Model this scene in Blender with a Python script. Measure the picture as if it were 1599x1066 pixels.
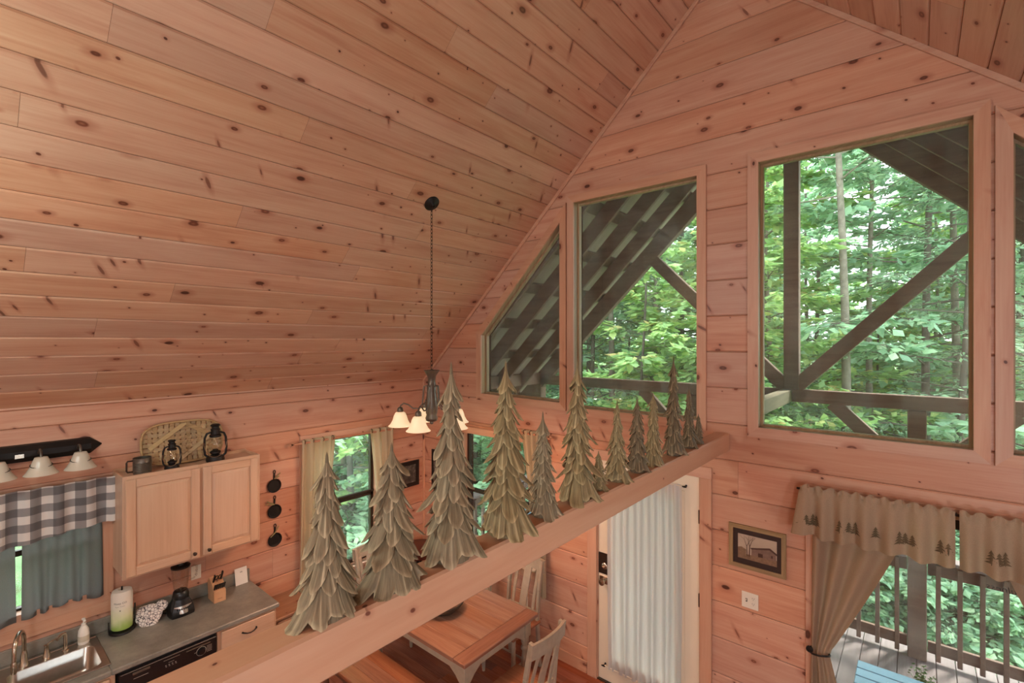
import bpy, math, random
from mathutils import Vector, Matrix

for _o in list(bpy.data.objects):
    bpy.data.objects.remove(_o, do_unlink=True)
SC = bpy.context.scene
COL = SC.collection
PI = math.pi

# ------------------------------------------------------------------ camera, sky, lamps and added fill lights, exposure
YAW = math.radians(40.15)
CAMZ = 3.13
cam_d = bpy.data.cameras.new('camera')
cam_d.sensor_width = 36.0
cam_d.lens = 36.0 * 755.0 / 1599.0
cam_d.clip_start = 0.02
cam_d.clip_end = 300
cam = bpy.data.objects.new('camera', cam_d)
COL.objects.link(cam)
cam.location = (0, 0, CAMZ)
cam.rotation_euler = (PI / 2, 0, YAW)
SC.camera = cam

SC.view_settings.view_transform = 'Standard'
SC.view_settings.look = 'None'
SC.view_settings.gamma = 1.0
SC.view_settings.use_curve_mapping = False
SC.view_settings.exposure = 0.06

world = bpy.data.worlds.new('overcast_sky')
SC.world = world
world.use_nodes = True
bg = world.node_tree.nodes['Background']
bg.inputs['Color'].default_value = (0.88, 0.97, 1.0, 1)
bg.inputs['Strength'].default_value = 6.0

def lamp(name, loc, power, color, radius):
    d = bpy.data.lights.new(name, 'POINT')
    d.energy = power
    d.color = color
    d.shadow_soft_size = radius
    o = bpy.data.objects.new(name, d)
    COL.objects.link(o)
    o.location = loc
    return o

lamp('fill_light_rear_high', (-2.85, -2.3, 4.15), 56, (0.77, 0.97, 1.05), 0.16)  # added unseen fill that lifts the beam top and left ceiling
lamp('fill_light_rear_right', (1.62, -2.4, 3.1), 140, (0.77, 0.97, 1.08), 0.28)  # main soft fill added behind the camera, no fixture there
lamp('kitchen_ceiling_lamp', (-2.55, -0.9, 3.75), 66, (0.84, 1.0, 0.90), 0.20)
lamp('fill_light_right', (1.5, 0.9, 1.9), 60, (0.77, 0.97, 1.08), 0.22)  # unseen fill added at the right to brighten the lower room
lamp('fill_light_rear_low', (1.95, -2.6, 1.8), 45, (0.77, 0.97, 1.08), 0.22)  # extra low fill, added out of view by the rear wall
sun_d = bpy.data.lights.new('hazy_sun', 'SUN')
sun_d.energy = 7.0
sun_d.angle = math.radians(12)
sun_d.color = (1.0, 0.96, 0.84)
sun = bpy.data.objects.new('hazy_sun', sun_d)
COL.objects.link(sun)
sun.rotation_euler = (math.radians(-33), 0, math.radians(-28))

# ------------------------------------------------------------------ main dimensions (metres)
G = 3.95            # inner face of the gable wall
W = -4.79           # inner face of the kitchen wall
RX, RZ = -1.186, 6.073   # ridge
KL, KR = 0.95, 0.915     # roof slopes
XR = RX + (RZ - 2.65) / KR
YF = -3.2           # wall behind the camera
def ceil_l(x): return RZ + KL * (x - RX)
def ceil_r(x): return RZ - KR * (x - RX)

# ------------------------------------------------------------------ helpers
def s(r, g, b):
    def c(v):
        v /= 255.0
        return v / 12.92 if v <= 0.04045 else ((v + 0.055) / 1.055) ** 2.4
    return (c(r), c(g), c(b), 1.0)

ORG = {}

def thing(name, label, cat, loc=(0, 0, 0), group=None, rotz=0.0):
    o = bpy.data.objects.new(name, None)
    o.empty_display_size = 0.05
    COL.objects.link(o)
    o.location = loc
    o.rotation_euler = (0, 0, rotz)
    o['label'] = label
    o['category'] = cat
    if group:
        o['group'] = group
    ORG[o.name] = Vector(loc)
    return o

def tag(o, label, cat, group=None):
    o['label'] = label
    o['category'] = cat
    if group:
        o['group'] = group
    return o

def dup(root, loc=None, rotz=None, label=None, parent=None):
    c = root.copy()
    COL.objects.link(c)
    if parent is not None:
        c.parent = parent
    if loc is not None:
        c.location = loc
    if rotz is not None:
        c.rotation_euler = (0, 0, rotz)
    if label:
        c['label'] = label
    for ch in list(KIDS.get(root.name, [])):
        dup(ch, parent=c)
    return c

KIDS = {}

class MB:
    """collects geometry for one mesh object"""
    def __init__(self):
        self.v = []
        self.f = []
        self.col = None

    def add(self, vs, fs):
        b = len(self.v)
        self.v.extend([tuple(p) for p in vs])
        self.f.extend([tuple(i + b for i in q) for q in fs])
        return self

    def box(self, x0, x1, y0, y1, z0, z1, bev=0.0):
        c = Vector(((x0 + x1) / 2, (y0 + y1) / 2, (z0 + z1) / 2))
        return self.obox(c, Vector((abs(x1 - x0) / 2, 0, 0)), Vector((0, abs(y1 - y0) / 2, 0)), Vector((0, 0, abs(z1 - z0) / 2)), bev)

    def obox(self, c, a, b, d, bev=0.0):
        c = Vector(c); a = Vector(a); b = Vector(b); d = Vector(d)
        if a.cross(b).dot(d) < 0:
            d = -d
        if bev <= 0:
            vs = [c + a * i + b * j + d * k for k in (-1, 1) for j in (-1, 1) for i in (-1, 1)]
            fs = [(0, 2, 3, 1), (4, 5, 7, 6), (0, 1, 5, 4), (2, 6, 7, 3), (0, 4, 6, 2), (1, 3, 7, 5)]
            return self.add(vs, fs)
        bev = min(bev, a.length * .9, b.length * .9, d.length * .9)
        ka, kb, kd = 1 - bev / a.length, 1 - bev / b.length, 1 - bev / d.length
        vs = []; idx = {}
        for i in (-1, 1):
            for j in (-1, 1):
                for k in (-1, 1):
                    idx[(i, j, k, 0)] = len(vs); vs.append(c + a * i + b * j * kb + d * k * kd)
                    idx[(i, j, k, 1)] = len(vs); vs.append(c + a * i * ka + b * j + d * k * kd)
                    idx[(i, j, k, 2)] = len(vs); vs.append(c + a * i * ka + b * j * kb + d * k)
        fs = []
        for sgn in (-1, 1):
            q = [idx[(sgn, -1, -1, 0)], idx[(sgn, 1, -1, 0)], idx[(sgn, 1, 1, 0)], idx[(sgn, -1, 1, 0)]]
            fs.append(tuple(q if sgn > 0 else q[::-1]))
            q = [idx[(-1, sgn, -1, 1)], idx[(-1, sgn, 1, 1)], idx[(1, sgn, 1, 1)], idx[(1, sgn, -1, 1)]]
            fs.append(tuple(q if sgn > 0 else q[::-1]))
            q = [idx[(-1, -1, sgn, 2)], idx[(1, -1, sgn, 2)], idx[(1, 1, sgn, 2)], idx[(-1, 1, sgn, 2)]]
            fs.append(tuple(q if sgn > 0 else q[::-1]))
        for i in (-1, 1):
            for j in (-1, 1):
                q = [idx[(i, j, -1, 0)], idx[(i, j, -1, 1)], idx[(i, j, 1, 1)], idx[(i, j, 1, 0)]]
                fs.append(tuple(q if i * j > 0 else q[::-1]))
                q = [idx[(i, -1, j, 0)], idx[(i, -1, j, 2)], idx[(i, 1, j, 2)], idx[(i, 1, j, 0)]]
                fs.append(tuple(q[::-1] if i * j > 0 else q))
                q = [idx[(-1, i, j, 1)], idx[(-1, i, j, 2)], idx[(1, i, j, 2)], idx[(1, i, j, 1)]]
                fs.append(tuple(q if i * j > 0 else q[::-1]))
        for i in (-1, 1):
            for j in (-1, 1):
                for k in (-1, 1):
                    q = [idx[(i, j, k, 0)], idx[(i, j, k, 1)], idx[(i, j, k, 2)]]
                    fs.append(tuple(q if i * j * k > 0 else q[::-1]))
        return self.add(vs, fs)

    def bar(self, p0, p1, w, h, up=(0, 0, 1), bev=0.0):
        p0 = Vector(p0); p1 = Vector(p1)
        ax = (p1 - p0)
        L = ax.length
        ax.normalize()
        u = Vector(up)
        side = ax.cross(u)
        if side.length < 1e-5:
            side = ax.cross(Vector((1, 0, 0)))
        side.normalize()
        u = side.cross(ax).normalized()
        return self.obox((p0 + p1) / 2, ax * (L / 2), side * (w / 2), u * (h / 2), bev)

    def tube(self, pts, r, n=8, caps=True, closed=False):
        pts = [Vector(p) for p in pts]
        m = len(pts)
        rs = r if isinstance(r, (list, tuple)) else [r] * m
        b = len(self.v)
        prev = None
        for i, p in enumerate(pts):
            if closed:
                t = (pts[(i + 1) % m] - pts[i - 1])
            else:
                t = pts[min(i + 1, m - 1)] - pts[max(i - 1, 0)]
            if t.length < 1e-9:
                t = Vector((0, 0, 1))
            t.normalize()
            if prev is None:
                a = Vector((0, 0, 1)) if abs(t.z) < 0.9 else Vector((1, 0, 0))
                e1 = t.cross(a).normalized()
            else:
                e1 = (prev - t * prev.dot(t))
                if e1.length < 1e-6:
                    e1 = t.cross(Vector((1, 0, 0)))
                e1.normalize()
            prev = e1
            e2 = t.cross(e1)
            for k in range(n):
                an = 2 * PI * k / n
                self.v.append(tuple(p + (e1 * math.cos(an) + e2 * math.sin(an)) * rs[i]))
        last = m if closed else m - 1
        for i in range(last):
            for k in range(n):
                i2 = (i + 1) % m
                self.f.append((b + i * n + k, b + i * n + (k + 1) % n, b + i2 * n + (k + 1) % n, b + i2 * n + k))
        if caps and not closed:
            self.f.append(tuple(b + k for k in range(n))[::-1])
            self.f.append(tuple(b + (m - 1) * n + k for k in range(n)))
        return self

    def lathe(self, prof, c=(0, 0, 0), n=20, axis='z', M=None):
        """prof = [(r, h)...] from bottom to top, turned about the axis through c"""
        b = len(self.v)
        c = Vector(c)
        for r, h in prof:
            for k in range(n):
                an = 2 * PI * k / n
                x, y = r * math.cos(an), r * math.sin(an)
                if M is not None:
                    p = M @ Vector((x, y, h))
                elif axis == 'z':
                    p = Vector((x, y, h))
                elif axis == 'x':
                    p = Vector((h, x, y))
                else:
                    p = Vector((y, h, x))
                self.v.append(tuple(c + p))
        m = len(prof)
        for i in range(m - 1):
            for k in range(n):
                self.f.append((b + i * n + k, b + i * n + (k + 1) % n, b + (i + 1) * n + (k + 1) % n, b + (i + 1) * n + k))
        if prof[0][0] > 1e-6:
            self.f.append(tuple(b + k for k in range(n))[::-1])
        if prof[-1][0] > 1e-6:
            self.f.append(tuple(b + (m - 1) * n + k for k in range(n)))
        return self

    def prism(self, poly, fn, d0, d1):
        """poly [(a,b)] extruded between depths; fn(a,b,d)->xyz"""
        n = len(poly)
        vs = [fn(a, b_, d0) for a, b_ in poly] + [fn(a, b_, d1) for a, b_ in poly]
        fs = [tuple(range(n))[::-1], tuple(range(n, 2 * n))]
        for i in range(n):
            j = (i + 1) % n
            fs.append((i, j, n + j, n + i))
        return self.add(vs, fs)

    def grid(self, fn, nu, nv):
        b = len(self.v)
        for j in range(nv + 1):
            for i in range(nu + 1):
                self.v.append(tuple(fn(i / nu, j / nv)))
        for j in range(nv):
            for i in range(nu):
                a = b + j * (nu + 1) + i
                self.f.append((a, a + 1, a + nu + 2, a + nu + 1))
        return self

    def build(self, name, mat, parent=None, smooth=None, local=False, loc=None):
        me = bpy.data.meshes.new(name)
        off = Vector((0, 0, 0))
        if parent is not None and not local:
            off = ORG.get(parent.name, off)
        if loc is not None:
            off = Vector(loc)
        vs = [(p[0] - off.x, p[1] - off.y, p[2] - off.z) for p in self.v]
        me.from_pydata(vs, [], self.f)
        me.validate()
        if smooth is not None:
            me.polygons.foreach_set('use_smooth', [True] * len(me.polygons))
            try:
                me.set_sharp_from_angle(angle=math.radians(smooth))
            except Exception:
                pass
        if self.col is not None:
            at = me.color_attributes.new('tone', 'FLOAT_COLOR', 'POINT')
            for i, cc in enumerate(self.col):
                at.data[i].color = (cc, cc, cc, 1)
        me.materials.append(mat)
        o = bpy.data.objects.new(name, me)
        COL.objects.link(o)
        if parent is not None:
            o.parent = parent
            KIDS.setdefault(parent.name, []).append(o)
            ORG[o.name] = ORG.get(parent.name, Vector((0, 0, 0)))
        else:
            o.location = off
            ORG[o.name] = off
        return o

def fix_normals(o):
    import bmesh
    bm = bmesh.new()
    bm.from_mesh(o.data)
    bmesh.ops.recalc_face_normals(bm, faces=bm.faces)
    bm.to_mesh(o.data)
    bm.free()
    return o

def gab(a, b, d):        # gable wall plane: a = x, b = z, d = into the room
    return (a, G - d, b)
def sid(a, b, d):        # kitchen wall plane: a = y, b = z, d = into the room
    return (W + d, a, b)

# 2-D convex clipping
def clip_half(poly, a, b, c):
    out = []
    n = len(poly)
    for i in range(n):
        p, q = poly[i], poly[(i + 1) % n]
        dp = a * p[0] + b * p[1] - c
        dq = a * q[0] + b * q[1] - c
        if dp <= 1e-9:
            out.append(p)
        if (dp < -1e-9 and dq > 1e-9) or (dp > 1e-9 and dq < -1e-9):
            t = dp / (dp - dq)
            out.append((p[0] + (q[0] - p[0]) * t, p[1] + (q[1] - p[1]) * t))
    return out

def area(p):
    return 0.5 * sum(p[i][0] * p[(i + 1) % len(p)][1] - p[(i + 1) % len(p)][0] * p[i][1] for i in range(len(p)))

def minus(poly, hole):
    """convex poly minus convex ccw hole -> convex pieces"""
    res = []
    rest = poly
    for i in range(len(hole)):
        p, q = hole[i], hole[(i + 1) % len(hole)]
        ex, ey = q[0] - p[0], q[1] - p[1]
        a, b = ey, -ex                       # outward normal of a ccw polygon
        c = a * p[0] + b * p[1]
        out = clip_half(rest, -a, -b, -c)
        if len(out) >= 3 and abs(area(out)) > 1e-7:
            res.append(out)
        rest = clip_half(rest, a, b, c)
        if len(rest) < 3:
            break
    return res

def offset(poly, w):
    """offset a ccw convex polygon outwards"""
    n = len(poly)
    lines = []
    for i in range(n):
        p, q = poly[i], poly[(i + 1) % n]
        ex, ey = q[0] - p[0], q[1] - p[1]
        L = math.hypot(ex, ey)
        a, b = ey / L, -ex / L
        lines.append((a, b, a * p[0] + b * p[1] + w))
    out = []
    for i in range(n):
        a1, b1, c1 = lines[i - 1]
        a2, b2, c2 = lines[i]
        det = a1 * b2 - a2 * b1
        out.append(((c1 * b2 - c2 * b1) / det, (a1 * c2 - a2 * c1) / det))
    return out

def rect(a0, a1, b0, b1):
    return [(a0, b0), (a1, b0), (a1, b1), (a0, b1)]

def planks(parent, name, O, U, V, N, rows, u0, u1, mat, halves=(), holes=(), lens=(1.6, 3.4), cham=0.009, gap=0.0006, seed=1, joints=None):
    """one object per board; boards run along U, rows stack along V, N faces the viewer"""
    rnd = random.Random(seed)
    O, U, V, N = Vector(O), Vector(U), Vector(V), Vector(N)
    for ri, (v0, v1) in enumerate(rows):
        cuts = [u0]
        if joints and ri in joints:
            cuts += joints[ri]
        else:
            x = u0 + rnd.uniform(0.3, lens[1])
            while x < u1 - 0.35:
                cuts.append(x)
                x += rnd.uniform(*lens)
        cuts.append(u1)
        for a, b in zip(cuts[:-1], cuts[1:]):
            a2, b2 = a + gap, b - gap
            strips = [(v0 + 0.0008, v0 + cham), (v0 + cham, v1 - cham), (v1 - cham, v1 - 0.0008)]
            uc, vc = (a + b) / 2, (v0 + v1) / 2
            vs, fs = [], []
            for si, (w0, w1) in enumerate(strips):
                pieces = [rect(a2, b2, w0, w1)]
                for h in halves:
                    pieces = [clip_half(p, *h) for p in pieces]
                    pieces = [p for p in pieces if len(p) >= 3 and abs(area(p)) > 1e-7]
                for h in holes:
                    nx = []
                    for p in pieces:
                        nx += minus(p, h)
                    pieces = nx
                for p in pieces:
                    base = len(vs)
                    for (pu, pv) in p:
                        d = 0.0
                        if si == 0:
                            d = -cham * (1 - (pv - w0) / (w1 - w0))
                        elif si == 2:
                            d = -cham * ((pv - w0) / (w1 - w0))
                        vs.append((pu - uc, pv - vc, d))
                    fs.append(tuple(range(base, base + len(p))))
            if not fs:
                continue
            me = bpy.data.meshes.new(name)
            me.from_pydata(vs, [], fs)
            me.materials.append(mat)
            o = bpy.data.objects.new(name, me)
            COL.objects.link(o)
            pos = O + U * uc + V * vc
            M = Matrix(((U.x, V.x, N.x, pos.x), (U.y, V.y, N.y, pos.y), (U.z, V.z, N.z, pos.z), (0, 0, 0, 1)))
            o.parent = parent
            o.matrix_basis = M
            # drop planks left as slivers
            if max(abs(p[0] - vs[0][0]) + abs(p[1] - vs[0][1]) for p in vs) < 0.01:
                bpy.data.objects.remove(o, do_unlink=True)

def struct(o):
    o['kind'] = 'structure'
    return o

# ------------------------------------------------------------------ materials
MATS = {}
class NT:
    def __init__(self, name):
        self.m = bpy.data.materials.new(name)
        self.m.use_nodes = True
        self.t = self.m.node_tree
        self.n = self.t.nodes
        self.b = self.n['Principled BSDF']
        MATS[name] = self.m
    def node(self, typ, **kw):
        nd = self.n.new(typ)
        for k, v in kw.items():
            if k.startswith('i_'):
                nd.inputs[k[2:]].default_value = v
            else:
                setattr(nd, k, v)
        return nd
    def link(self, a, b):
        self.t.links.new(a, b)
    def math(self, op, a, b=None, c=None, clamp=False):
        nd = self.n.new('ShaderNodeMath')
        nd.operation = op
        nd.use_clamp = clamp
        for i, x in enumerate((a, b, c)):
            if x is None:
                continue
            if isinstance(x, (int, float)):
                nd.inputs[i].default_value = x
            else:
                self.link(x, nd.inputs[i])
        return nd.outputs[0]
    def mix(self, fac, a, b, mode='MIX'):
        nd = self.n.new('ShaderNodeMix')
        nd.data_type = 'RGBA'
        nd.blend_type = mode
        for i, x in ((0, fac), (6, a), (7, b)):
            if isinstance(x, (int, float)):
                nd.inputs[i].default_value = x
            elif isinstance(x, tuple):
                nd.inputs[i].default_value = x
            else:
                self.link(x, nd.inputs[i])
        return nd.outputs[2]
    def ramp(self, fac, stops):
        nd = self.n.new('ShaderNodeValToRGB')
        e = nd.color_ramp.elements
        while len(e) < len(stops):
            e.new(0.5)
        for el, (p, c) in zip(e, stops):
            el.position = p
            el.color = c if len(c) == 4 else (*c, 1)
        self.link(fac, nd.inputs[0])
        return nd.outputs[0]
    def smooth(self, x, lo, hi):
        nd = self.n.new('ShaderNodeMapRange')
        nd.interpolation_type = 'SMOOTHSTEP'
        for i, v in ((0, x), (1, lo), (2, hi)):
            if isinstance(v, (int, float)):
                nd.inputs[i].default_value = v
            else:
                self.link(v, nd.inputs[i])
        nd.inputs[3].default_value = 0.0
        nd.inputs[4].default_value = 1.0
        return nd.outputs[0]
    def bump(self, h, strength=0.3, dist=0.005):
        nd = self.n.new('ShaderNodeBump')
        nd.inputs['Strength'].default_value = strength
        nd.inputs['Distance'].default_value = dist
        self.link(h, nd.inputs['Height'])
        self.link(nd.outputs[0], self.b.inputs['Normal'])

def plain(name, color, rough=0.5, metal=0.0, vary=0.12, scale=12.0, bump=0.0, spec=0.5, coat=0.0):
    t = NT(name)
    tc = t.node('ShaderNodeTexCoord')
    ns = t.node('ShaderNodeTexNoise', i_Scale=scale, i_Detail=4.0)
    t.link(tc.outputs['Object'], ns.inputs['Vector'])
    c2 = tuple(min(1, v * (1 + vary)) for v in color[:3]) + (1,)
    c1 = tuple(v * (1 - vary) for v in color[:3]) + (1,)
    col = t.ramp(ns.outputs['Fac'], [(0.3, c1), (0.7, c2)])
    t.link(col, t.b.inputs['Base Color'])
    t.b.inputs['Roughness'].default_value = rough
    t.b.inputs['Metallic'].default_value = metal
    t.b.inputs['Specular IOR Level'].default_value = spec
    t.b.inputs['Coat Weight'].default_value = coat
    if bump:
        t.bump(ns.outputs['Fac'], bump, 0.004)
    return t.m

def wood(name, light, mid, dark, axis=0, grain=(1.1, 13.0), knots=0.0, rough=0.45, vary=0.18, hue=0.0, bump=0.05, per_object=True, coat=0.0, spec=0.4):
    t = NT(name)
    tc = t.node('ShaderNodeTexCoord')
    sep = t.node('ShaderNodeSeparateXYZ')
    t.link(tc.outputs['Object'], sep.inputs[0])
    ax = [sep.outputs[i] for i in range(3)]
    along = ax[axis]
    o1, o2 = [ax[i] for i in range(3) if i != axis]
    across = t.math('ADD', o1, t.math('MULTIPLY', o2, 1.0))
    info = t.node('ShaderNodeObjectInfo')
    r = info.outputs['Random']
    if per_object:
        along = t.math('ADD', along, t.math('MULTIPLY', r, 37.0))
        across = t.math('ADD', across, t.math('MULTIPLY', r, 91.0))
    cv = t.node('ShaderNodeCombineXYZ')
    t.link(t.math('MULTIPLY', along, grain[0]), cv.inputs[0])
    t.link(t.math('MULTIPLY', across, grain[1]), cv.inputs[1])
    n1 = t.node('ShaderNodeTexNoise', i_Scale=1.0, i_Detail=5.0, i_Roughness=0.6, i_Distortion=0.6)
    t.link(cv.outputs[0], n1.inputs['Vector'])
    cv2 = t.node('ShaderNodeCombineXYZ')
    t.link(t.math('MULTIPLY', along, grain[0] * 2.2), cv2.inputs[0])
    t.link(t.math('MULTIPLY', across, grain[1] * 6.5), cv2.inputs[1])
    n2 = t.node('ShaderNodeTexNoise', i_Scale=1.0, i_Detail=3.0, i_Roughness=0.55)
    t.link(cv2.outputs[0], n2.inputs['Vector'])
    fac = t.math('ADD', t.math('MULTIPLY', n1.outputs['Fac'], 0.72), t.math('MULTIPLY', n2.outputs['Fac'], 0.28))
    col = t.ramp(fac, [(0.24, dark), (0.47, mid), (0.74, light)])
    # broad tone drift
    n3 = t.node('ShaderNodeTexNoise', i_Scale=0.9, i_Detail=2.0)
    cv3 = t.node('ShaderNodeCombineXYZ')
    t.link(along, cv3.inputs[0]); t.link(t.math('MULTIPLY', across, 2.2), cv3.inputs[1])
    t.link(cv3.outputs[0], n3.inputs['Vector'])
    hs = t.node('ShaderNodeHueSaturation')
    t.link(col, hs.inputs['Color'])
    val = t.math('ADD', t.math('MULTIPLY', t.math('SUBTRACT', r, 0.5), vary), t.math('MULTIPLY_ADD', n3.outputs['Fac'], 0.22, 0.89))
    t.link(val, hs.inputs['Value'])
    sat = t.math('MULTIPLY_ADD', t.math('FRACT', t.math('MULTIPLY', r, 7.31)), 0.16, 0.92)
    t.link(sat, hs.inputs['Saturation'])
    if hue:
        hv = t.math('MULTIPLY_ADD', t.math('SUBTRACT', t.math('FRACT', t.math('MULTIPLY', r, 3.77)), 0.5), hue, 0.5)
        t.link(hv, hs.inputs['Hue'])
    col = hs.outputs['Color']
    if knots > 0:
        def knot(sx, sy, rmin, rmax, active, rot, offs):
            cvk = t.node('ShaderNodeCombineXYZ')
            t.link(t.math('ADD', along, offs), cvk.inputs[0])
            t.link(across, cvk.inputs[1])
            mp = t.node('ShaderNodeMapping')
            mp.inputs['Rotation'].default_value = (0, 0, rot)
            t.link(cvk.outputs[0], mp.inputs[0])
            mp2 = t.node('ShaderNodeMapping')
            mp2.inputs['Scale'].default_value = (sx, sy, 1)
            t.link(mp.outputs[0], mp2.inputs[0])
            wn = t.node('ShaderNodeTexNoise', i_Scale=14.0, i_Detail=1.0)
            t.link(cvk.outputs[0], wn.inputs['Vector'])
            vo = t.node('ShaderNodeTexVoronoi', voronoi_dimensions='2D', feature='F1')
            vo.inputs['Scale'].default_value = 1.0
            t.link(mp2.outputs[0], vo.inputs['Vector'])
            d = t.math('ADD', vo.outputs['Distance'], t.math('MULTIPLY', t.math('SUBTRACT', wn.outputs['Fac'], 0.5), 0.05))
            sc = t.node('ShaderNodeSeparateColor')
            t.link(vo.outputs['Color'], sc.inputs[0])
            on = t.math('LESS_THAN', sc.outputs[0], active)
            rad = t.math('MULTIPLY_ADD', sc.outputs[1], rmax - rmin, rmin)
            core = t.math('MULTIPLY', t.math('SUBTRACT', 1.0, t.smooth(d, t.math('MULTIPLY', rad, 0.55), rad)), on)
            halo = t.math('MULTIPLY', t.math('SUBTRACT', 1.0, t.smooth(d, t.math('MULTIPLY', rad, 0.7), t.math('MULTIPLY', rad, 2.6))), on)
            inner = t.math('MULTIPLY', t.math('SUBTRACT', 1.0, t.smooth(d, 0.0, t.math('MULTIPLY', rad, 0.6))), on)
            return core, halo, inner, sc.outputs[2]
        c1, h1, i1, q1 = knot(3.0, 5.4, 0.04, 0.12, 0.40 * knots, 0.0, 0.0)
        c2, h2, i2, q2 = knot(6.5, 9.0, 0.03, 0.085, 0.20 * knots, 0.35, 5.7)
        c3, h3, i3, q3 = knot(2.0, 9.0, 0.05, 0.12, 0.14 * knots, 1.05, 11.3)
        halo = t.math('MAXIMUM', t.math('MAXIMUM', h1, t.math('MULTIPLY', h2, 0.6)), t.math('MULTIPLY', h3, 0.8))
        core = t.math('MAXIMUM', t.math('MAXIMUM', c1, c2), t.math('MULTIPLY', c3, 0.75))
        col = t.mix(t.math('MULTIPLY', halo, 0.45), col, s(150, 74, 50))
        kc = t.mix(q1, s(66, 32, 24), s(112, 58, 40))
        kc = t.mix(t.math('MULTIPLY', t.math('MULTIPLY', i1, q1), 0.9), kc, s(160, 104, 78))
        col = t.mix(t.math('MULTIPLY', core, 0.92), col, kc)
    t.link(col, t.b.inputs['Base Color'])
    t.b.inputs['Roughness'].default_value = rough
    t.b.inputs['Specular IOR Level'].default_value = spec
    t.b.inputs['Coat Weight'].default_value = coat
    t.b.inputs['Coat Roughness'].default_value = 0.25
    if bump:
        t.bump(fac, bump, 0.003)
    return t.m

def glass(name, tint=(1, 1, 1, 1), refl=1.0, film=0.0):
    t = NT(name)
    t.n.remove(t.b)
    out = t.n['Material Output']
    tr = t.node('ShaderNodeBsdfTransparent')
    tr.inputs[0].default_value = tint
    gl = t.node('ShaderNodeBsdfGlossy')
    gl.inputs['Roughness'].default_value = 0.0
    ge = t.node('ShaderNodeNewGeometry')
    dt = t.node('ShaderNodeVectorMath', operation='DOT_PRODUCT')
    t.link(ge.outputs['Normal'], dt.inputs[0]); t.link(ge.outputs['Incoming'], dt.inputs[1])
    k = t.math('SUBTRACT', 1.0, t.math('ABSOLUTE', dt.outputs['Value']))
    fres = t.math('MULTIPLY_ADD', t.math('POWER', k, 5.0), 0.96, 0.04)
    mx = t.node('ShaderNodeMixShader')
    t.link(t.math('MULTIPLY', fres, refl), mx.inputs[0])
    t.link(tr.outputs[0], mx.inputs[1])
    t.link(gl.outputs[0], mx.inputs[2])
    res = mx.outputs[0]
    if film > 0:                         # thin streaky film on the pane, imitating haze over the outdoor view
        tc = t.node('ShaderNodeTexCoord')
        mp = t.node('ShaderNodeMapping'); mp.inputs['Scale'].default_value = (3.0, 3.0, 1.2)
        t.link(tc.outputs['Object'], mp.inputs[0])
        ns = t.node('ShaderNodeTexNoise', i_Scale=2.2, i_Detail=6.0, i_Roughness=0.65)
        t.link(mp.outputs[0], ns.inputs['Vector'])
        tr2 = t.node('ShaderNodeBsdfTranslucent'); tr2.inputs[0].default_value = (0.85, 0.88, 0.88, 1)
        df = t.node('ShaderNodeBsdfDiffuse'); df.inputs[0].default_value = (0.8, 0.8, 0.8, 1)
        m2 = t.node('ShaderNodeMixShader'); m2.inputs[0].default_value = 0.4
        t.link(tr2.outputs[0], m2.inputs[1]); t.link(df.outputs[0], m2.inputs[2])
        m3 = t.node('ShaderNodeMixShader')
        t.link(t.math('MULTIPLY', t.smooth(ns.outputs['Fac'], 0.25, 0.85), film * 2), m3.inputs[0])
        t.link(res, m3.inputs[1]); t.link(m2.outputs[0], m3.inputs[2])
        res = m3.outputs[0]
    t.link(res, out.inputs[0])
    return t.m

def cloth(name, color, transl=0.25, rough=0.9, weave=260.0, vary=0.06):
    t = NT(name)
    tc = t.node('ShaderNodeTexCoord')
    ns = t.node('ShaderNodeTexNoise', i_Scale=weave, i_Detail=2.0)
    t.link(tc.outputs['Object'], ns.inputs['Vector'])
    c1 = tuple(v * (1 - vary) for v in color[:3]) + (1,)
    c2 = tuple(min(1, v * (1 + vary)) for v in color[:3]) + (1,)
    col = t.ramp(ns.outputs['Fac'], [(0.35, c1), (0.65, c2)])
    t.link(col, t.b.inputs['Base Color'])
    t.b.inputs['Roughness'].default_value = rough
    t.b.inputs['Specular IOR Level'].default_value = 0.1
    out = t.n['Material Output']
    trn = t.node('ShaderNodeBsdfTranslucent')
    t.link(col, trn.inputs[0])
    mx = t.node('ShaderNodeMixShader')
    mx.inputs[0].default_value = transl
    t.link(t.b.outputs[0], mx.inputs[1])
    t.link(trn.outputs[0], mx.inputs[2])
    t.link(mx.outputs[0], out.inputs[0])
    return t.m

PL, PM, PD = s(214, 176, 148), s(202, 156, 128), s(184, 128, 102)
M_pine = wood('knotty_pine_board', PL, PM, PD, knots=1.0, vary=0.15, hue=0.004, rough=0.42)
M_pine_wall = wood('knotty_pine_wall_board', s(212, 170, 144), s(200, 149, 124), s(182, 122, 99), knots=0.8, vary=0.15, hue=0.004, rough=0.42)
M_trim_x = wood('pine_trim_along_x', s(212, 171, 144), s(203, 155, 128), s(187, 131, 106), axis=0, knots=0.35, vary=0.08)
M_trim_y = wood('pine_trim_along_y', s(212, 171, 144), s(203, 155, 128), s(187, 131, 106), axis=1, knots=0.35, vary=0.08)
M_trim_z = wood('pine_trim_along_z', s(212, 171, 144), s(203, 155, 128), s(187, 131, 106), axis=2, knots=0.35, vary=0.08)
M_beam = wood('pine_beam', s(216, 176, 148), s(208, 163, 134), s(197, 147, 119), axis=1, knots=0.22, vary=0.0, grain=(0.8, 7.0))
M_jamb = wood('weathered_window_jamb', s(186, 160, 126), s(160, 132, 100), s(120, 96, 70), axis=2, grain=(1.0, 20))
M_dark = plain('shadow_gap_backing', s(92, 56, 40), 0.9)
M_floor = wood('red_oak_floor', s(178, 110, 82), s(150, 82, 58), s(112, 56, 40), axis=0, rough=0.22, vary=0.3, coat=0.3)
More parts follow.
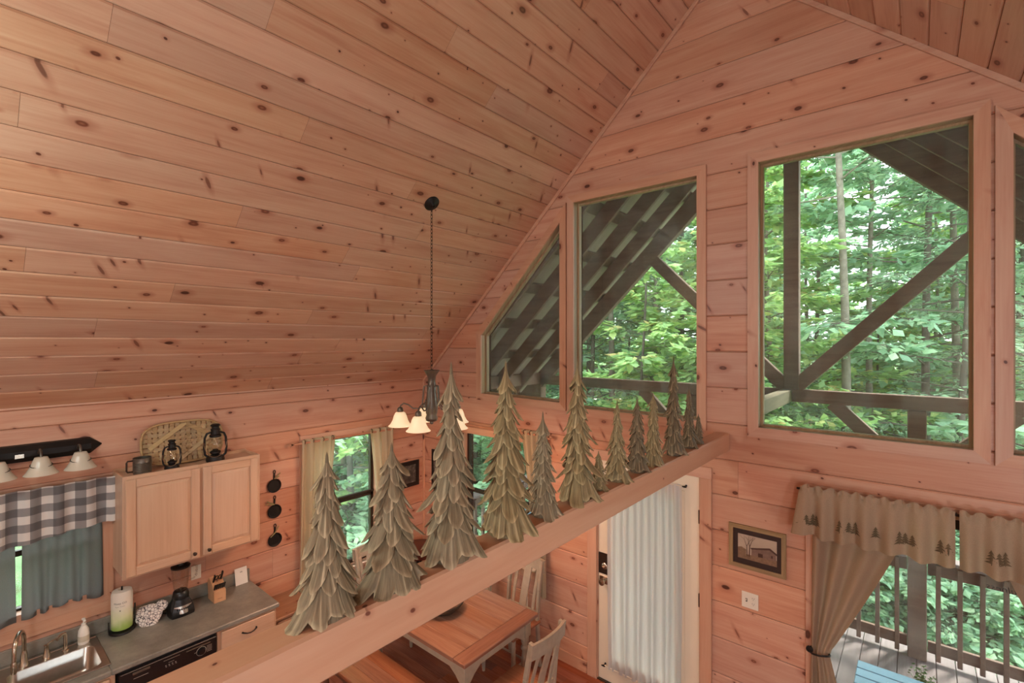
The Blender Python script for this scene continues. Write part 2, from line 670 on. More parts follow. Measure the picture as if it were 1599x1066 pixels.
M_maple = wood('maple_cabinet', s(216, 184, 156), s(206, 170, 142), s(193, 153, 124), axis=2, grain=(0.8, 9), vary=0.04, rough=0.38)
M_maple_h = wood('maple_cabinet_rail', s(216, 184, 156), s(206, 170, 142), s(193, 153, 124), axis=1, grain=(0.8, 9), vary=0.04, rough=0.38)
M_glass = glass('window_glass', (0.97, 0.99, 0.98, 1), film=0.045)
M_glaze = glass('picture_glass', (0.98, 0.98, 0.98, 1))
M_clear = glass('clear_jar_glass', (0.93, 0.92, 0.90, 1))
M_porch = wood('brown_stained_porch_timber', s(140, 116, 102), s(122, 98, 85), s(98, 76, 65), axis=0, vary=0.14, rough=0.7, per_object=True)
M_porch_pale = wood('pale_weathered_timber', s(146, 136, 112), s(128, 116, 94), s(104, 92, 74), axis=1, vary=0.05, rough=0.8)
M_sheath = plain('grey_roof_sheathing', s(160, 144, 128), 0.85, vary=0.15, scale=3)
M_roofdark = wood('dark_roof_board', s(128, 108, 92), s(108, 88, 74), s(86, 68, 58), axis=0, vary=0.2, rough=0.8)
M_deck = wood('weathered_deck_board', s(156, 143, 143), s(136, 123, 123), s(110, 97, 97), axis=1, vary=0.16, rough=0.7)
M_iron = plain('black_iron', s(40, 36, 34), 0.45, 0.6)
M_black = plain('black_plastic', s(22, 20, 20), 0.3, vary=0.05)
M_pewter = plain('pewter_metal', s(112, 104, 94), 0.4, 0.7, scale=25)
M_steel = plain('brushed_stainless_steel', s(190, 182, 172), 0.28, 1.0, vary=0.05, scale=40)
M_nickel = plain('satin_nickel', s(196, 184, 168), 0.25, 1.0, vary=0.05)
M_bronze = plain('dark_bronze', s(58, 44, 36), 0.45, 0.5)
M_white = plain('white_paint', s(236, 230, 220), 0.45, vary=0.02)
M_cream = plain('cream_door_paint', s(236, 222, 198), 0.4, vary=0.03, scale=4)
M_ivory = plain('ivory_plastic', s(232, 222, 204), 0.35, vary=0.02)
M_slot = plain('outlet_slot', s(60, 52, 46), 0.6, vary=0.0)
# ================================================================== the room
W1 = [(-3.775, 2.545), (-2.706, 2.53), (-2.706, 4.30), (-3.775, 3.20)]
W2 = rect(-2.545, -1.373, 2.495, 4.465)
W3 = rect(-0.92, 0.242, 2.49, 4.465)
W4 = [(0.406, 2.485), (1.50, 2.485), (1.50, 3.20), (0.406, 4.315)]
W5 = rect(-4.06, -2.97, 0.76, 2.075)          # low window by the dining table
DOOR = rect(-2.292, -1.350, 0.0, 2.04)
PATIO = rect(-0.545, 0.815, 0.0, 2.06)
KWIN = rect(-0.62, 0.782, 1.235, 2.03)
DWIN = rect(2.42, 3.245, 0.665, 2.10)

def slab(name, poly, holes, fn, mat):
    pieces = [poly]
    for h in holes:
        nx = []
        for p in pieces:
            nx += minus(p, h)
        pieces = nx
    b = MB()
    for p in pieces:
        n = len(p)
        b.add([fn(a, z, -0.012) for a, z in p], [tuple(range(n))])
        b.add([fn(a, z, -0.15) for a, z in p], [tuple(range(n))[::-1]])
    return struct(b.build(name, mat))

gable_poly = [(W - 0.15, -0.1), (XR + 0.15, -0.1), (XR + 0.15, ceil_r(XR + 0.15) + .03), (RX, RZ + .03), (W - 0.15, ceil_l(W - 0.15) + .03)]
wall_back = slab('wall_back', gable_poly, [W1, W2, W3, W4, W5, DOOR, PATIO], gab, M_dark)
rows = [(0.522 + 0.281 * (i - 2), 0.522 + 0.281 * (i - 1)) for i in range(0, 22)]
planks(wall_back, 'wall_board', (0, G, 0), (1, 0, 0), (0, 0, 1), (0, -1, 0), rows, W, XR, M_pine_wall,
       halves=[(-KL, 1, RZ - KL * RX), (KR, 1, RZ + KR * RX), (0, -1, 0)],
       holes=[W1, W2, W3, W4, W5, DOOR, PATIO], lens=(3.6, 6.5), seed=5,
       joints={0: [], 1: [-3.1], 2: [], 3: [], 4: [], 5: [-3.4], 6: [], 7: [-1.065], 8: [-2.6], 9: [-4.2], 10: [], 11: [], 12: [], 13: [], 14: [], 15: [-2.4], 16: [0.5], 17: [], 18: [], 19: [], 20: []})

wall_left = slab('wall_left', rect(YF, G + 0.15, -0.1, 2.72), [KWIN, DWIN], sid, M_dark)
rows = [(0.555 + 0.281 * (i - 2), 0.555 + 0.281 * (i - 1)) for i in range(0, 10)]
planks(wall_left, 'wall_board', (W, 0, 0), (0, 1, 0), (0, 0, 1), (1, 0, 0), rows, YF, G, M_pine_wall,
       halves=[(0, 1, 2.70), (0, -1, 0)], holes=[KWIN, DWIN], lens=(3.4, 5.5), seed=9)

# ceiling slopes
def roof(name, O, U, V, N, u0, u1, L, sd, off, lens):
    O, U, V, N = Vector(O), Vector(U), Vector(V).normalized(), Vector(N).normalized()
    b = MB()
    q = [(u0, -0.25), (u1, -0.25), (u1, L), (u0, L)]
    b.add([O + U * a + V * c - N * 0.012 for a, c in q], [(0, 1, 2, 3)])
    b.add([O + U * a + V * c - N * 0.14 for a, c in q], [(3, 2, 1, 0)])
    o = struct(b.build(name, M_dark))
    rw = []
    v = off - 0.177
    while v < L:
        rw.append((max(v, -0.02), min(v + 0.177, L)))
        v += 0.177
    planks(o, 'ceiling_board', O, U, V, N, rw, u0, u1, M_pine, lens=lens, seed=sd, cham=0.009)
    return o
LL = (RX - W) * math.hypot(1, KL)
LR = (XR - RX) * math.hypot(1, KR)
ceiling_left = roof('ceiling_left', (W, 0, 2.65), (0, 1, 0), (1, 0, KL), (KL, 0, -1), YF, G, LL, 21, 0.023, (2.2, 4.8))
ceiling_right = roof('ceiling_right', (XR, 0, 2.65), (0, -1, 0), (-1, 0, KR), (-KR, 0, -1), -G, -YF, LR, 33, 0.05, (2.4, 4.8))

# walls behind the camera
b = MB().box(XR, XR + 0.15, YF, G, -0.1, 2.75)
struct(b.build('wall_right', M_trim_y))
b = MB()
b.prism([(W - .1, -.1), (XR + .1, -.1), (XR + .1, 2.6), (RX, RZ + .1), (W - .1, 2.6)], lambda a, z, d: (a, YF - d, z), 0, 0.15)
struct(b.build('wall_front', M_trim_x))

# floor
b = MB().box(W - .1, XR + .1, YF - .1, G + .1, -0.12, -0.012)
floor = struct(b.build('floor', M_dark))
rows = [(1.30 + 0.095 * i, 1.30 + 0.095 * (i + 1)) for i in range(28)]
planks(floor, 'floor_board', (0, 0, 0), (1, 0, 0), (0, 1, 0), (0, 0, 1), rows, W, 0.6, M_floor, lens=(1.2, 2.2), seed=3, cham=0.002)
b = MB().box(W, XR, YF, 1.30, -0.012, 0.0).box(0.6, XR, 1.30, G, -0.012, 0.0)
o = b.build('floor_area', M_floor, floor)

# ------------------------------------------------------------------ trim
tn = [0]
def trim(b, mat, smooth=None):
    tn[0] += 1
    return struct(b.build('trim_%d' % tn[0], mat, smooth=smooth))
trim(MB().box(W, W + 0.022, YF, G, 2.657, 2.70, 0.004), M_trim_y)                      # under the eave
trim(MB().bar((W + .02, G - .011, ceil_l(W + .02) - .016), (RX, G - .011, RZ - .022), 0.022, 0.034, (0, 0, 1), .004), M_trim_x)
trim(MB().bar((XR, G - .011, ceil_r(XR) - .016), (RX, G - .011, RZ - .022), 0.022, 0.034, (0, 0, 1), .004), M_trim_x)
trim(MB().box(W, W + 0.03, G - 0.022, G, 0, 2.66, 0.004), M_trim_z)                    # corner
struct(MB().box(-4.79, -2.40, G - 0.016, G, 0, 0.115, 0.004).box(-1.25, -0.64, G - 0.016, G, 0, 0.115, 0.004).build('baseboard_back', M_trim_x))
struct(MB().box(W, W + 0.016, 1.9, G, 0, 0.115, 0.004).build('baseboard_left', M_trim_y))

# ------------------------------------------------------------------ windows
def window(n, fn, poly, horiz, casing=0.073, reveal=0.115, dark=None, stool=False):
    root = bpy.data.objects.new('window_%d' % n, None)
    root.empty_display_size = 0.05
    COL.objects.link(root)
    root['kind'] = 'structure'
    c = fn(sum(p[0] for p in poly) / len(poly), min(p[1] for p in poly), 0)
    root.location = c
    ORG[root.name] = Vector(c)
    outer = offset(poly, casing)
    jam = offset(poly, 0.012)
    stp = offset(poly, -0.016)
    k = len(poly)
    for i in range(k):
        j = (i + 1) % k
        ex, ey = poly[j][0] - poly[i][0], poly[j][1] - poly[i][1]
        m = M_trim_z if abs(ey) > abs(ex) * 1.5 else horiz
        bb = MB().prism([poly[i], poly[j], outer[j], outer[i]], fn, 0.0, 0.021)
        fix_normals(bb.build('casing', m, root))
        bb = MB().prism([poly[i], poly[j], jam[j], jam[i]], fn, 0.003, -reveal)
        fix_normals(bb.build('jamb', M_jamb if dark is None else m, root))
        bb = MB().prism([stp[i], stp[j], poly[j], poly[i]], fn, -reveal + 0.055, -reveal + 0.012)
        fix_normals(bb.build('stop', M_jamb if dark is None else dark, root))
    bb = MB().prism(offset(poly, -0.004), fn, -reveal + 0.034, -reveal + 0.028)
    fix_normals(bb.build('pane', M_glass, root))
    return root

window(1, gab, W1, M_trim_x)
window(2, gab, W2, M_trim_x)
window(3, gab, W3, M_trim_x)
window(4, gab, W4, M_trim_x)
w5 = window(5, gab, W5, M_trim_x, dark=M_bronze)
MB().box(-4.06, -2.97, G + .055, G + .09, 1.385, 1.425).build('meeting_rail', M_bronze, w5)
for x in (-4.05, -2.98):
    MB().box(x - .022, x + .022, G + .05, G + .09, 0.76, 2.075).build('sash_stile', M_bronze, w5)
w6 = window(6, sid, DWIN, M_trim_y, dark=M_bronze)
MB().box(W - .09, W - .05, 2.42, 3.245, 1.365, 1.40, 0.004).box(W - .075, W - .035, 2.42, 3.245, 1.405, 1.43, .004).build('meeting_rail', M_bronze, w6)
for y in (2.437, 3.228):
    MB().box(W - .09, W - .05, y - .02, y + .02, 0.665, 2.10, .003).build('sash_stile', M_bronze, w6)
for z in (0.685, 2.085):
    MB().box(W - .09, W - .05, 2.42, 3.245, z - .02, z + .02, .003).build('sash_rail', M_bronze, w6)
MB().box(W - .03, W + .05, 2.33, 3.33, 0.635, 0.665, .004).build('stool', M_trim_y, w6)
w7 = window(7, sid, KWIN, M_trim_y, casing=0.09, dark=M_bronze)
MB().box(W, W + .02, -0.72, 0.88, 1.055, 1.145, .003).build('apron', M_trim_y, w7)
MB().box(W - .09, W - .05, -.62, .78, 1.62, 1.66, .003).build('meeting_rail', M_bronze, w7)

# patio door (mostly behind the curtains)
b = bpy.data.objects.new('door_2', None); COL.objects.link(b); b['kind'] = 'structure'
b.location = (0.135, G, 0); ORG['door_2'] = Vector((0.135, G, 0)); pd = b
for x0, x1 in ((-.545, -.50), (.77, .815)):
    MB().box(x0, x1, G + .02, G + .07, 0.0, 2.06, .004).build('stile', M_bronze, pd)
for z0, z1 in ((0.0, .07), (1.99, 2.06)):
    MB().box(-.50, .77, G + .02, G + .07, z0, z1, .004).build('rail', M_bronze, pd)
MB().box(-.50, .77, G + .042, G + .048, 0.07, 1.99).build('pane', M_glass, pd)
for x0, x1 in ((-.615, -.545), (.815, .885)):
    MB().box(x0, x1, G - .02, G, 0, 2.06, .003).build('casing', M_trim_z, pd)
MB().box(-.615, .885, G - .02, G, 2.06, 2.13, .003).build('casing', M_trim_x, pd)
MB().box(-.545, .815, G - .02, G + .12, -.06, -0.002).build('threshold', M_bronze, pd)

# lettering seen from behind on the patio door's glass
def text_mesh(body, size, mat, name, parent, M, extrude=0.0008, shear=0.0):
    cu = bpy.data.curves.new(name, 'FONT')
    cu.body = body
    cu.size = size
    cu.extrude = extrude
    cu.shear = shear
    cu.align_x = 'CENTER'
    cu.align_y = 'CENTER'
    cu.resolution_u = 2
    tmp = bpy.data.objects.new('tmp_text', cu)
    COL.objects.link(tmp)
    dg = bpy.context.evaluated_depsgraph_get()
    me = bpy.data.meshes.new_from_object(tmp.evaluated_get(dg))
    bpy.data.objects.remove(tmp, do_unlink=True)
    off = ORG.get(parent.name, Vector((0, 0, 0)))
    me.transform(Matrix.Translation(-off) @ M)
    me.materials.clear()
    me.materials.append(mat)
    me.name = name
    o = bpy.data.objects.new(name, me)
    COL.objects.link(o)
    o.parent = parent
    KIDS.setdefault(parent.name, []).append(o)
    return o
def frame_m(origin, U, V):
    U = Vector(U).normalized(); V = Vector(V).normalized(); N = U.cross(V)
    return Matrix(((U.x, V.x, N.x, origin[0]), (U.y, V.y, N.y, origin[1]), (U.z, V.z, N.z, origin[2]), (0, 0, 0, 1)))
text_mesh('fulness', 0.052, M_black, 'lettering', pd, frame_m((0.372, G + .051, 1.685), (-1, 0, 0.02), (0, 0, 1)), shear=0.15)

# ------------------------------------------------------------------ entrance door with sheer curtain
d1 = bpy.data.objects.new('door_1', None); COL.objects.link(d1); d1['kind'] = 'structure'
d1.location = (-1.82, G, 0); ORG['door_1'] = Vector((-1.82, G, 0))
b = MB()   # leaf with a tall glass light
for q in minus(rect(-2.285, -1.357, 0.012, 2.033), rect(-2.13, -1.51, 0.27, 1.87)):
    b.prism(q, gab, -0.012, -0.055)
fix_normals(b.build('leaf', M_cream, d1))
b = MB()
for q in minus(rect(-2.16, -1.48, 0.24, 1.90), rect(-2.13, -1.51, 0.27, 1.87)):
    b.prism(q, gab, -0.0115, -0.004)
fix_normals(b.build('glazing_bead', M_cream, d1))
MB().box(-2.13, -1.51, G + .03, G + .036, .27, 1.87).build('pane', M_glass, d1)
for x0, x1 in ((-2.392, -2.292), (-1.350, -1.258)):
    MB().box(x0, x1, G - .02, G, 0, 2.04, .003).build('casing', M_trim_z, d1)
MB().box(-2.392, -1.258, G - .02, G, 2.04, 2.13, .003).build('casing', M_trim_x, d1)
for x0, x1 in ((-2.295, -2.284), (-1.358, -1.347)):
    MB().box(x0, x1, G - .004, G + .12, 0, 2.04).build('jamb', M_trim_z, d1)
MB().box(-2.292, -1.35, G - .01, G + .1, 0, .014, .003).build('threshold', M_bronze, d1)
for z in (1.72, 1.05, 0.25):
    MB().box(-1.362, -1.349, G - .012, G + .004, z - .055, z + .055, .002).build('hinge', M_bronze, d1)
b = MB().prism([(-2.283, 0.985), (-2.188, 0.985), (-2.188, 1.165), (-2.196, 1.178), (-2.283, 1.178)], gab, -.0118, -.008)
fix_normals(b.build('lock_plate', M_bronze, d1))
kb = MB().lathe([(.030, 0), (.030, .006), (.024, .012), (.010, .014), (.010, .020)], c=(-2.222, G + .012, 1.06), n=16, M=Matrix.Rotation(PI / 2, 4, 'X').to_3x3()).build('deadbolt', M_nickel, d1, 40)
MB().box(-2.236, -2.208, G - .022, G - .008, 1.054, 1.066, .003).build('thumb_turn', M_nickel, kb)
MB().lathe([(.032, 0), (.030, .006), (.013, .012), (.012, .034), (.024, .042), (.030, .056), (.027, .066), (.012, .070)], c=(-2.222, G + .012, 0.93), n=18, M=Matrix.Rotation(PI / 2, 4, 'X').to_3x3()).build('door_knob', M_nickel, d1, 40)
MB().box(-2.275, -2.18, G + .006, G + .0115, 0.895, .965, .003).build('knob_plate', M_nickel, d1)

def drape(fn, a0, a1, z0, z1, folds, amp, sd, d0=0.04, nu=None, nv=14, hem=0.0, flare=0.0, edge=None, gather=0.35):
    """cloth hanging in folds on the plane fn; edge(t)->(a_left,a_right) may narrow it"""
    rnd = random.Random(sd)
    ph = [rnd.uniform(0, 6.28) for _ in range(4)]
    nu = nu or int(folds * 9)
    def f(u, t):
        aa, ab = (a0, a1) if edge is None else edge(t)
        a = aa + (ab - aa) * u
        w = u * folds * 2 * PI
        fold = math.sin(w + ph[0] + 0.6 * math.sin(u * 5 + ph[1]) + 0.25 * math.sin(t * 3 + u * 9))
        fold = math.copysign(abs(fold) ** 0.8, fold)
        d = d0 + amp * fold * (gather + (1 - gather) * t) + flare * t
        z = z1 + (z0 - z1) * t
        z += hem * t * math.sin(u * 7 + ph[2]) * (t > 0.5)
        a += 0.012 * math.sin(w * 0.5 + ph[3]) * t
        return fn(a, z, d)
    return f, nu, nv

M_sheer = cloth('white_sheer_cloth', s(226, 223, 220), 0.45, vary=0.02)
M_beige = cloth('beige_linen_cloth', s(178, 154, 128), 0.18)
M_khaki = cloth('khaki_curtain_cloth', s(196, 180, 150), 0.25)
M_taupe = cloth('taupe_curtain_cloth', s(166, 138, 114), 0.15)
M_grey = cloth('grey_cafe_cloth', s(104, 102, 99), 0.33)
M_olive_print = plain('brown_pine_tree_print', s(104, 88, 64), 0.95, vary=0.2, scale=90)

dc = thing('sheer_curtain', 'white sheer curtain panel hung over the glass of the entrance door', 'curtain', (-1.82, G, 0.13))
def dedge(t):
    k = 0.012 * math.sin(t * PI)
    return (-2.17 - k * 0.5, -1.49 + k)
f, nu, nv = drape(gab, 0, 0, 0.155, 1.955, 11, 0.012, 4, d0=0.022, edge=dedge, nu=150, gather=0.9)
MB().grid(f, nu, nv).build('panel', M_sheer, dc, 60)
for z in (1.945, 0.165):
    MB().tube([(-2.21, G - .022, z), (-1.47, G - .022, z)], 0.005, 8).build('rod', M_ivory, dc, 60)
    for x in (-2.215, -1.468):
        MB().lathe([(.009, 0), (.009, .004), (.004, .006), (.004, .034), (.008, .036), (.008, .044)], c=(x, G + .012, z), n=10, M=Matrix.Rotation(PI / 2, 4, 'X').to_3x3()).box(x - .018, x + .018, G - .036, G - .026, z - .005, z + .005, .002).build('rod_bracket', M_iron, dc, 40)

# ------------------------------------------------------------------ tie beam across the room
BX0, BX1, BZ0, BZ1 = -1.238, -1.124, 2.287, 2.42
beam = MB().box(BX0, BX1, YF, G - .002, BZ0, BZ1, 0.008).build('tie_beam', M_beam)
tag(beam, 'long pine beam running to the gable wall with carved trees along its top', 'beam')
# ================================================================== porch outside the gable
PY = 6.40      # line of posts, railing and outer truss
DZ = -0.06
deck = struct(MB().box(-5.15, 3.2, G + .16, PY + .12, DZ - .20, DZ - .03).build('porch_deck', M_roofdark))
db = MB().box(-.0705, .0705, -(PY + .16 - G - .16) / 2, (PY + .16 - G - .16) / 2, -.028, 0, .004)
proto = None
for i in range(57):
    x = -5.08 + i * 0.1465
    if proto is None:
        proto = db.build('deck_board', M_deck, deck, local=True)
        proto.location = (x, (G + .16 + PY + .16) / 2, DZ)
    else:
        c = proto.copy(); COL.objects.link(c); c.location.x = x

def timber(b, name, parent, mat=None):
    return b.build(name, mat or M_porch, parent)

# outer truss: tie, king post, two diagonal struts
tr = thing('porch_truss', 'brown timber truss with king post and two diagonal struts at the porch edge', 'truss', (RX, PY, 2.43))
timber(MB().box(-5.3, 2.95, PY - .045, PY + .045, 2.435, 2.58, .006), 'tie', tr)
timber(MB().box(-1.215, -1.06, PY - .06, PY + .06, 2.58, 5.95, .006), 'king_post', tr)
timber(MB().bar((-1.10, PY + .0, 2.60), (0.62, PY + .0, 4.36), .085, .15, (0, 0, 1), .005), 'strut', tr)
timber(MB().bar((-1.20, PY + .0, 2.60), (-2.92, PY + .0, 4.36), .085, .15, (0, 0, 1), .005), 'strut', tr)
def rake_z(x): return 5.86 - 0.97 * abs(x + 1.15)
rf = thing('porch_roof', 'porch roof underside of brown rafters and purlins under grey sheathing', 'roof', (RX, 5.3, 2.6))
nrm = math.hypot(1, .97)
for y in (4.28, 4.81, 5.34, 5.87):
    for sg in (-1, 1):
        xe = -1.15 + sg * 4.35
        p0 = Vector((-1.15, y, rake_z(-1.15) + .165)); p1 = Vector((xe, y, rake_z(xe) + .165))
        timber(MB().bar(p0, p1, .042, .185, (0, 0, 1), .004), 'rafter', rf)
for sg in (-1, 1):                       # deeper barge rafters at the truss
    xe = -1.15 + sg * 4.35
    p0 = Vector((-1.15, PY, rake_z(-1.15) + .145)); p1 = Vector((xe, PY, rake_z(xe) + .145))
    timber(MB().bar(p0, p1, .09, .225, (0, 0, 1), .005), 'barge_rafter', rf)
    k = 0
    while k < 10:                        # purlins along the roof
        dist = 0.25 + k * 0.60
        x = -1.15 + sg * dist / nrm
        nx, nz = sg * .97 / nrm, 1 / nrm
        z = rake_z(x)
        c = Vector((x + nx * .222, (G + PY) / 2 + .35, z + nz * .222 + .03))
        if k * .6 < 5.7:
            timber(MB().obox(c, (sg * .075 / nrm, 0, -.97 * .075 / nrm), (0, (PY + .5 - G - .1) / 2, 0), (nx * .019, 0, nz * .019), .004), 'purlin', rf, M_roofdark)
        k += 1
    q = []
    for dist in (-.0, 6.2):
        x = -1.15 + sg * dist / nrm
        z = rake_z(x) if dist > 0 else rake_z(-1.15)
        q.append((x, z + .40))
    b = MB()
    ya, yb = G + .14, PY + .55
    b.add([(q[0][0], ya, q[0][1]), (q[1][0], ya, q[1][1]), (q[1][0], yb, q[1][1]), (q[0][0], yb, q[0][1]),
           (q[0][0], ya, q[0][1] + .03), (q[1][0], ya, q[1][1] + .03), (q[1][0], yb, q[1][1] + .03), (q[0][0], yb, q[0][1] + .03)],
          [(0, 1, 2, 3), (7, 6, 5, 4), (0, 4, 5, 1), (1, 5, 6, 2), (2, 6, 7, 3), (3, 7, 4, 0)])
    timber(b, 'sheathing', rf, M_sheath)
# beams from the wall out to the truss
o = MB().box(-1.235, -1.13, G + .16, PY - .05, 2.432, 2.575, .006).build('porch_cross_beam', M_porch_pale)
tag(o, 'pale weathered beam running from the gable wall to the porch king post', 'beam')
o = MB().box(-4.86, -4.74, G + .16, PY - .05, 2.44, 2.62, .006).build('porch_plate_beam', M_porch)
tag(o, 'brown plate beam under the low porch eave behind the slanted window', 'beam')

labels = ['brown porch corner post with knee braces behind the slanted window', 'brown porch post standing behind the carved trees by the door',
          'wide brown porch post with knee braces behind the tied-back curtain']
for x, lb in zip((-4.80, -2.27, -0.022), labels):
    p = thing('porch_post', lb, 'post', (x, PY, DZ), 'porch posts along the railing')
    timber(MB().box(x - .075, x + .075, PY - .075, PY + .075, DZ, 2.432, .008), 'shaft', p)
    for sg in (-1, 1):
        timber(MB().bar((x + sg * .05, PY, 1.78), (x + sg * .72, PY, 2.45), .07, .14, (0, 0, 1), .004), 'knee_brace', p)

def railing(p0, p1, label):
    """posts excluded; runs between two points on the deck"""
    p0, p1 = Vector(p0), Vector(p1)
    ax = (p1 - p0); L = ax.length; ax.normalize()
    r = thing('porch_railing', label, 'railing', (p0 + p1) / 2, 'porch railings')
    up = Vector((0, 0, 1))
    timber(MB().bar(p0 + up * .93, p1 + up * .93, .038, .14, (0, 0, 1), .003), 'top_rail', r)
    timber(MB().bar(p0 + up * 1.018, p1 + up * 1.018, .14, .036, (0, 0, 1), .004), 'rail_cap', r, M_deck)
    timber(MB().bar(p0 + up * .135, p1 + up * .135, .038, .11, (0, 0, 1), .003), 'bottom_rail', r)
    n = int(L / .152)
    side = ax.cross(up) * .038
    pr = None
    for i in range(n):
        q = p0 + ax * ((i + .5) * L / n) - side * -1.0
        if pr is None:
            pr = MB().box(-.019, .019, -.019, .019, .03, .98, .003).build('baluster', M_porch, r, local=True)
            pr.location = q - ORG[r.name]
        else:
            c = pr.copy(); COL.objects.link(c); c.location = q - ORG[r.name]
            c.parent = r
    return r
railing((-4.72, PY, DZ), (-2.35, PY, DZ), 'porch railing stretch beyond the low window left of the entrance door')
railing((-2.19, PY, DZ), (-0.10, PY, DZ), 'porch railing stretch beside the tied-back curtain edge')
railing((0.06, PY, DZ), (2.9, PY, DZ), 'porch railing stretch under the pine-print valance')
railing((-4.80, G + .2, DZ), (-4.80, PY - .08, DZ), 'end railing of the porch seen through the low dining window')

M_blue = plain('blue_patio_paint', s(108, 148, 172), 0.5, vary=0.06, scale=6)
def patio_table(loc, wx, wy, h, label):
    x, y, z = loc
    t = thing('patio_table', label, 'table', loc)
    n = max(3, int(wy / .11))
    for i in range(n):
        y0 = y - wy / 2 + i * wy / n
        MB().box(x - wx / 2, x + wx / 2, y0 + .005, y0 + wy / n - .005, z + h - .022, z + h, .004).build('slat', M_blue, t)
    MB().box(x - wx / 2 + .06, x - wx / 2 + .09, y - wy / 2 + .03, y + wy / 2 - .03, z + h - .07, z + h - .022).box(x + wx / 2 - .09, x + wx / 2 - .06, y - wy / 2 + .03, y + wy / 2 - .03, z + h - .07, z + h - .022).build('apron', M_blue, t)
    for sx in (-1, 1):
        for sy in (-1, 1):
            MB().box(x + sx * (wx / 2 - .075) - .022, x + sx * (wx / 2 - .075) + .022, y + sy * (wy / 2 - .06) - .022, y + sy * (wy / 2 - .06) + .022, z, z + h - .022, .003).build('leg', M_blue, t)
patio_table((-0.17, 4.72, DZ), 0.46, 0.60, 0.50, 'small blue slatted side table on the deck beyond the patio door')
patio_table((-4.28, 5.35, DZ), 0.80, 0.80, 0.66, 'blue square patio table on the deck beyond the low window')

M_leafdark = plain('potted_plant_leaf', s(86, 116, 66), 0.6, vary=0.3)
pl = thing('potted_plant', 'small potted plant with thin green sprigs on the deck boards', 'plant', (0.02, 5.62, DZ))
MB().lathe([(.055, 0), (.075, .11), (.08, .11), (.08, .13), (.07, .13), (.06, .10), (.0, .10)], c=(.02, 5.62, DZ), n=18).build('pot', plain('terracotta', s(150, 92, 66), .8), pl, 40)
b = MB()
rn = random.Random(8)
for i in range(26):
    a = rn.uniform(0, 6.28); l = rn.uniform(.10, .22); tilt = rn.uniform(.1, .8)
    p0 = Vector((.02, 5.62, DZ + .1)); dr = Vector((math.cos(a) * tilt, math.sin(a) * tilt, 1)).normalized()
    b.tube([p0, p0 + dr * l], [.002, .001], 4)
    for k in range(6):
        q = p0 + dr * l * (.35 + .12 * k)
        sd = dr.cross(Vector((rn.uniform(-1, 1), rn.uniform(-1, 1), .3))).normalized() * .03
        wv = dr * .008
        b.add([q, q + sd * .5 + wv, q + sd, q + sd * .5 - wv], [(0, 1, 2, 3)])
b.build('sprigs', M_leafdark, pl)
# ================================================================== forest
def leaf_mat(name, stops, transl=0.5):
    t = NT(name)
    g = t.node('ShaderNodeNewGeometry')
    info = t.node('ShaderNodeObjectInfo')
    fac = t.math('FRACT', t.math('ADD', g.outputs['Random Per Island'], t.math('MULTIPLY', info.outputs['Random'], 0.25)))
    col = t.ramp(fac, stops)
    t.link(col, t.b.inputs['Base Color'])
    t.b.inputs['Roughness'].default_value = 0.55
    t.b.inputs['Specular IOR Level'].default_value = 0.3
    trn = t.node('ShaderNodeBsdfTranslucent')
    t.link(col, trn.inputs[0])
    mx = t.node('ShaderNodeMixShader')
    mx.inputs[0].default_value = transl
    t.link(t.b.outputs[0], mx.inputs[1]); t.link(trn.outputs[0], mx.inputs[2])
    t.link(mx.outputs[0], t.n['Material Output'].inputs[0])
    return t.m
M_leaf = leaf_mat('bright_green_leaf', [(0.0, s(142, 178, 122)), (.35, s(166, 202, 138)), (.7, s(188, 220, 146)), (.93, s(210, 228, 152)), (1.0, s(222, 200, 140))])
M_leaf2 = leaf_mat('cool_green_leaf', [(0.0, s(136, 174, 146)), (.4, s(160, 198, 164)), (.8, s(180, 214, 176)), (1.0, s(202, 226, 188))])
M_needle = leaf_mat('hemlock_needle_spray', [(0.0, s(120, 150, 126)), (.5, s(146, 176, 146)), (1.0, s(172, 202, 158))], .4)
M_bark = plain('grey_brown_bark', s(120, 112, 100), 0.9, vary=0.3, scale=9, bump=0.5)
M_bark2 = plain('dark_bark', s(88, 82, 74), 0.9, vary=0.3, scale=9, bump=0.5)

def gz(x, y):
    """height of the hillside"""
    r = math.hypot(x + 1.5, y - 3.0)
    return -1.7 + max(0, r - 9.0) * 0.085 + 0.25 * math.sin(x * .31 + 1) * math.cos(y * .27)

b = MB()
NG = 60
def gf(u, v):
    x = -60 + 90 * u; y = -20 + 85 * v
    z = gz(x, y)
    if -6.0 < x < 3.6 and y < 6.6:
        z = -1.8
    return (x, y, z)
b.grid(gf, NG, NG)
t = NT('forest_floor_green')
tc = t.node('ShaderNodeTexCoord')
n1 = t.node('ShaderNodeTexNoise', i_Scale=1.4, i_Detail=8.0, i_Roughness=0.7)
t.link(tc.outputs['Object'], n1.inputs['Vector'])
t.link(t.ramp(n1.outputs['Fac'], [(0.32, s(84, 84, 56)), (.5, s(92, 132, 76)), (.68, s(128, 168, 100))]), t.b.inputs['Base Color'])
t.b.inputs['Roughness'].default_value = 0.95
struct(b.build('ground', t.m, smooth=60))

def leaf_quads(b, p, dr, size, rn, wide=0.62):
    """a folded leaf of two triangles, roughly facing up"""
    up = Vector((rn.uniform(-.7, .7), rn.uniform(-.7, .7), 1)).normalized()
    sd = dr.cross(up)
    if sd.length < 1e-4:
        sd = Vector((1, 0, 0))
    sd.normalize()
    n = sd.cross(dr)
    L = size; wv = size * wide * .5
    m = p + dr * L * .45 - n * wv * .35
    b.add([p, m + sd * wv, p + dr * L - n * L * .12, m - sd * wv], [(0, 1, 2), (0, 2, 3)])

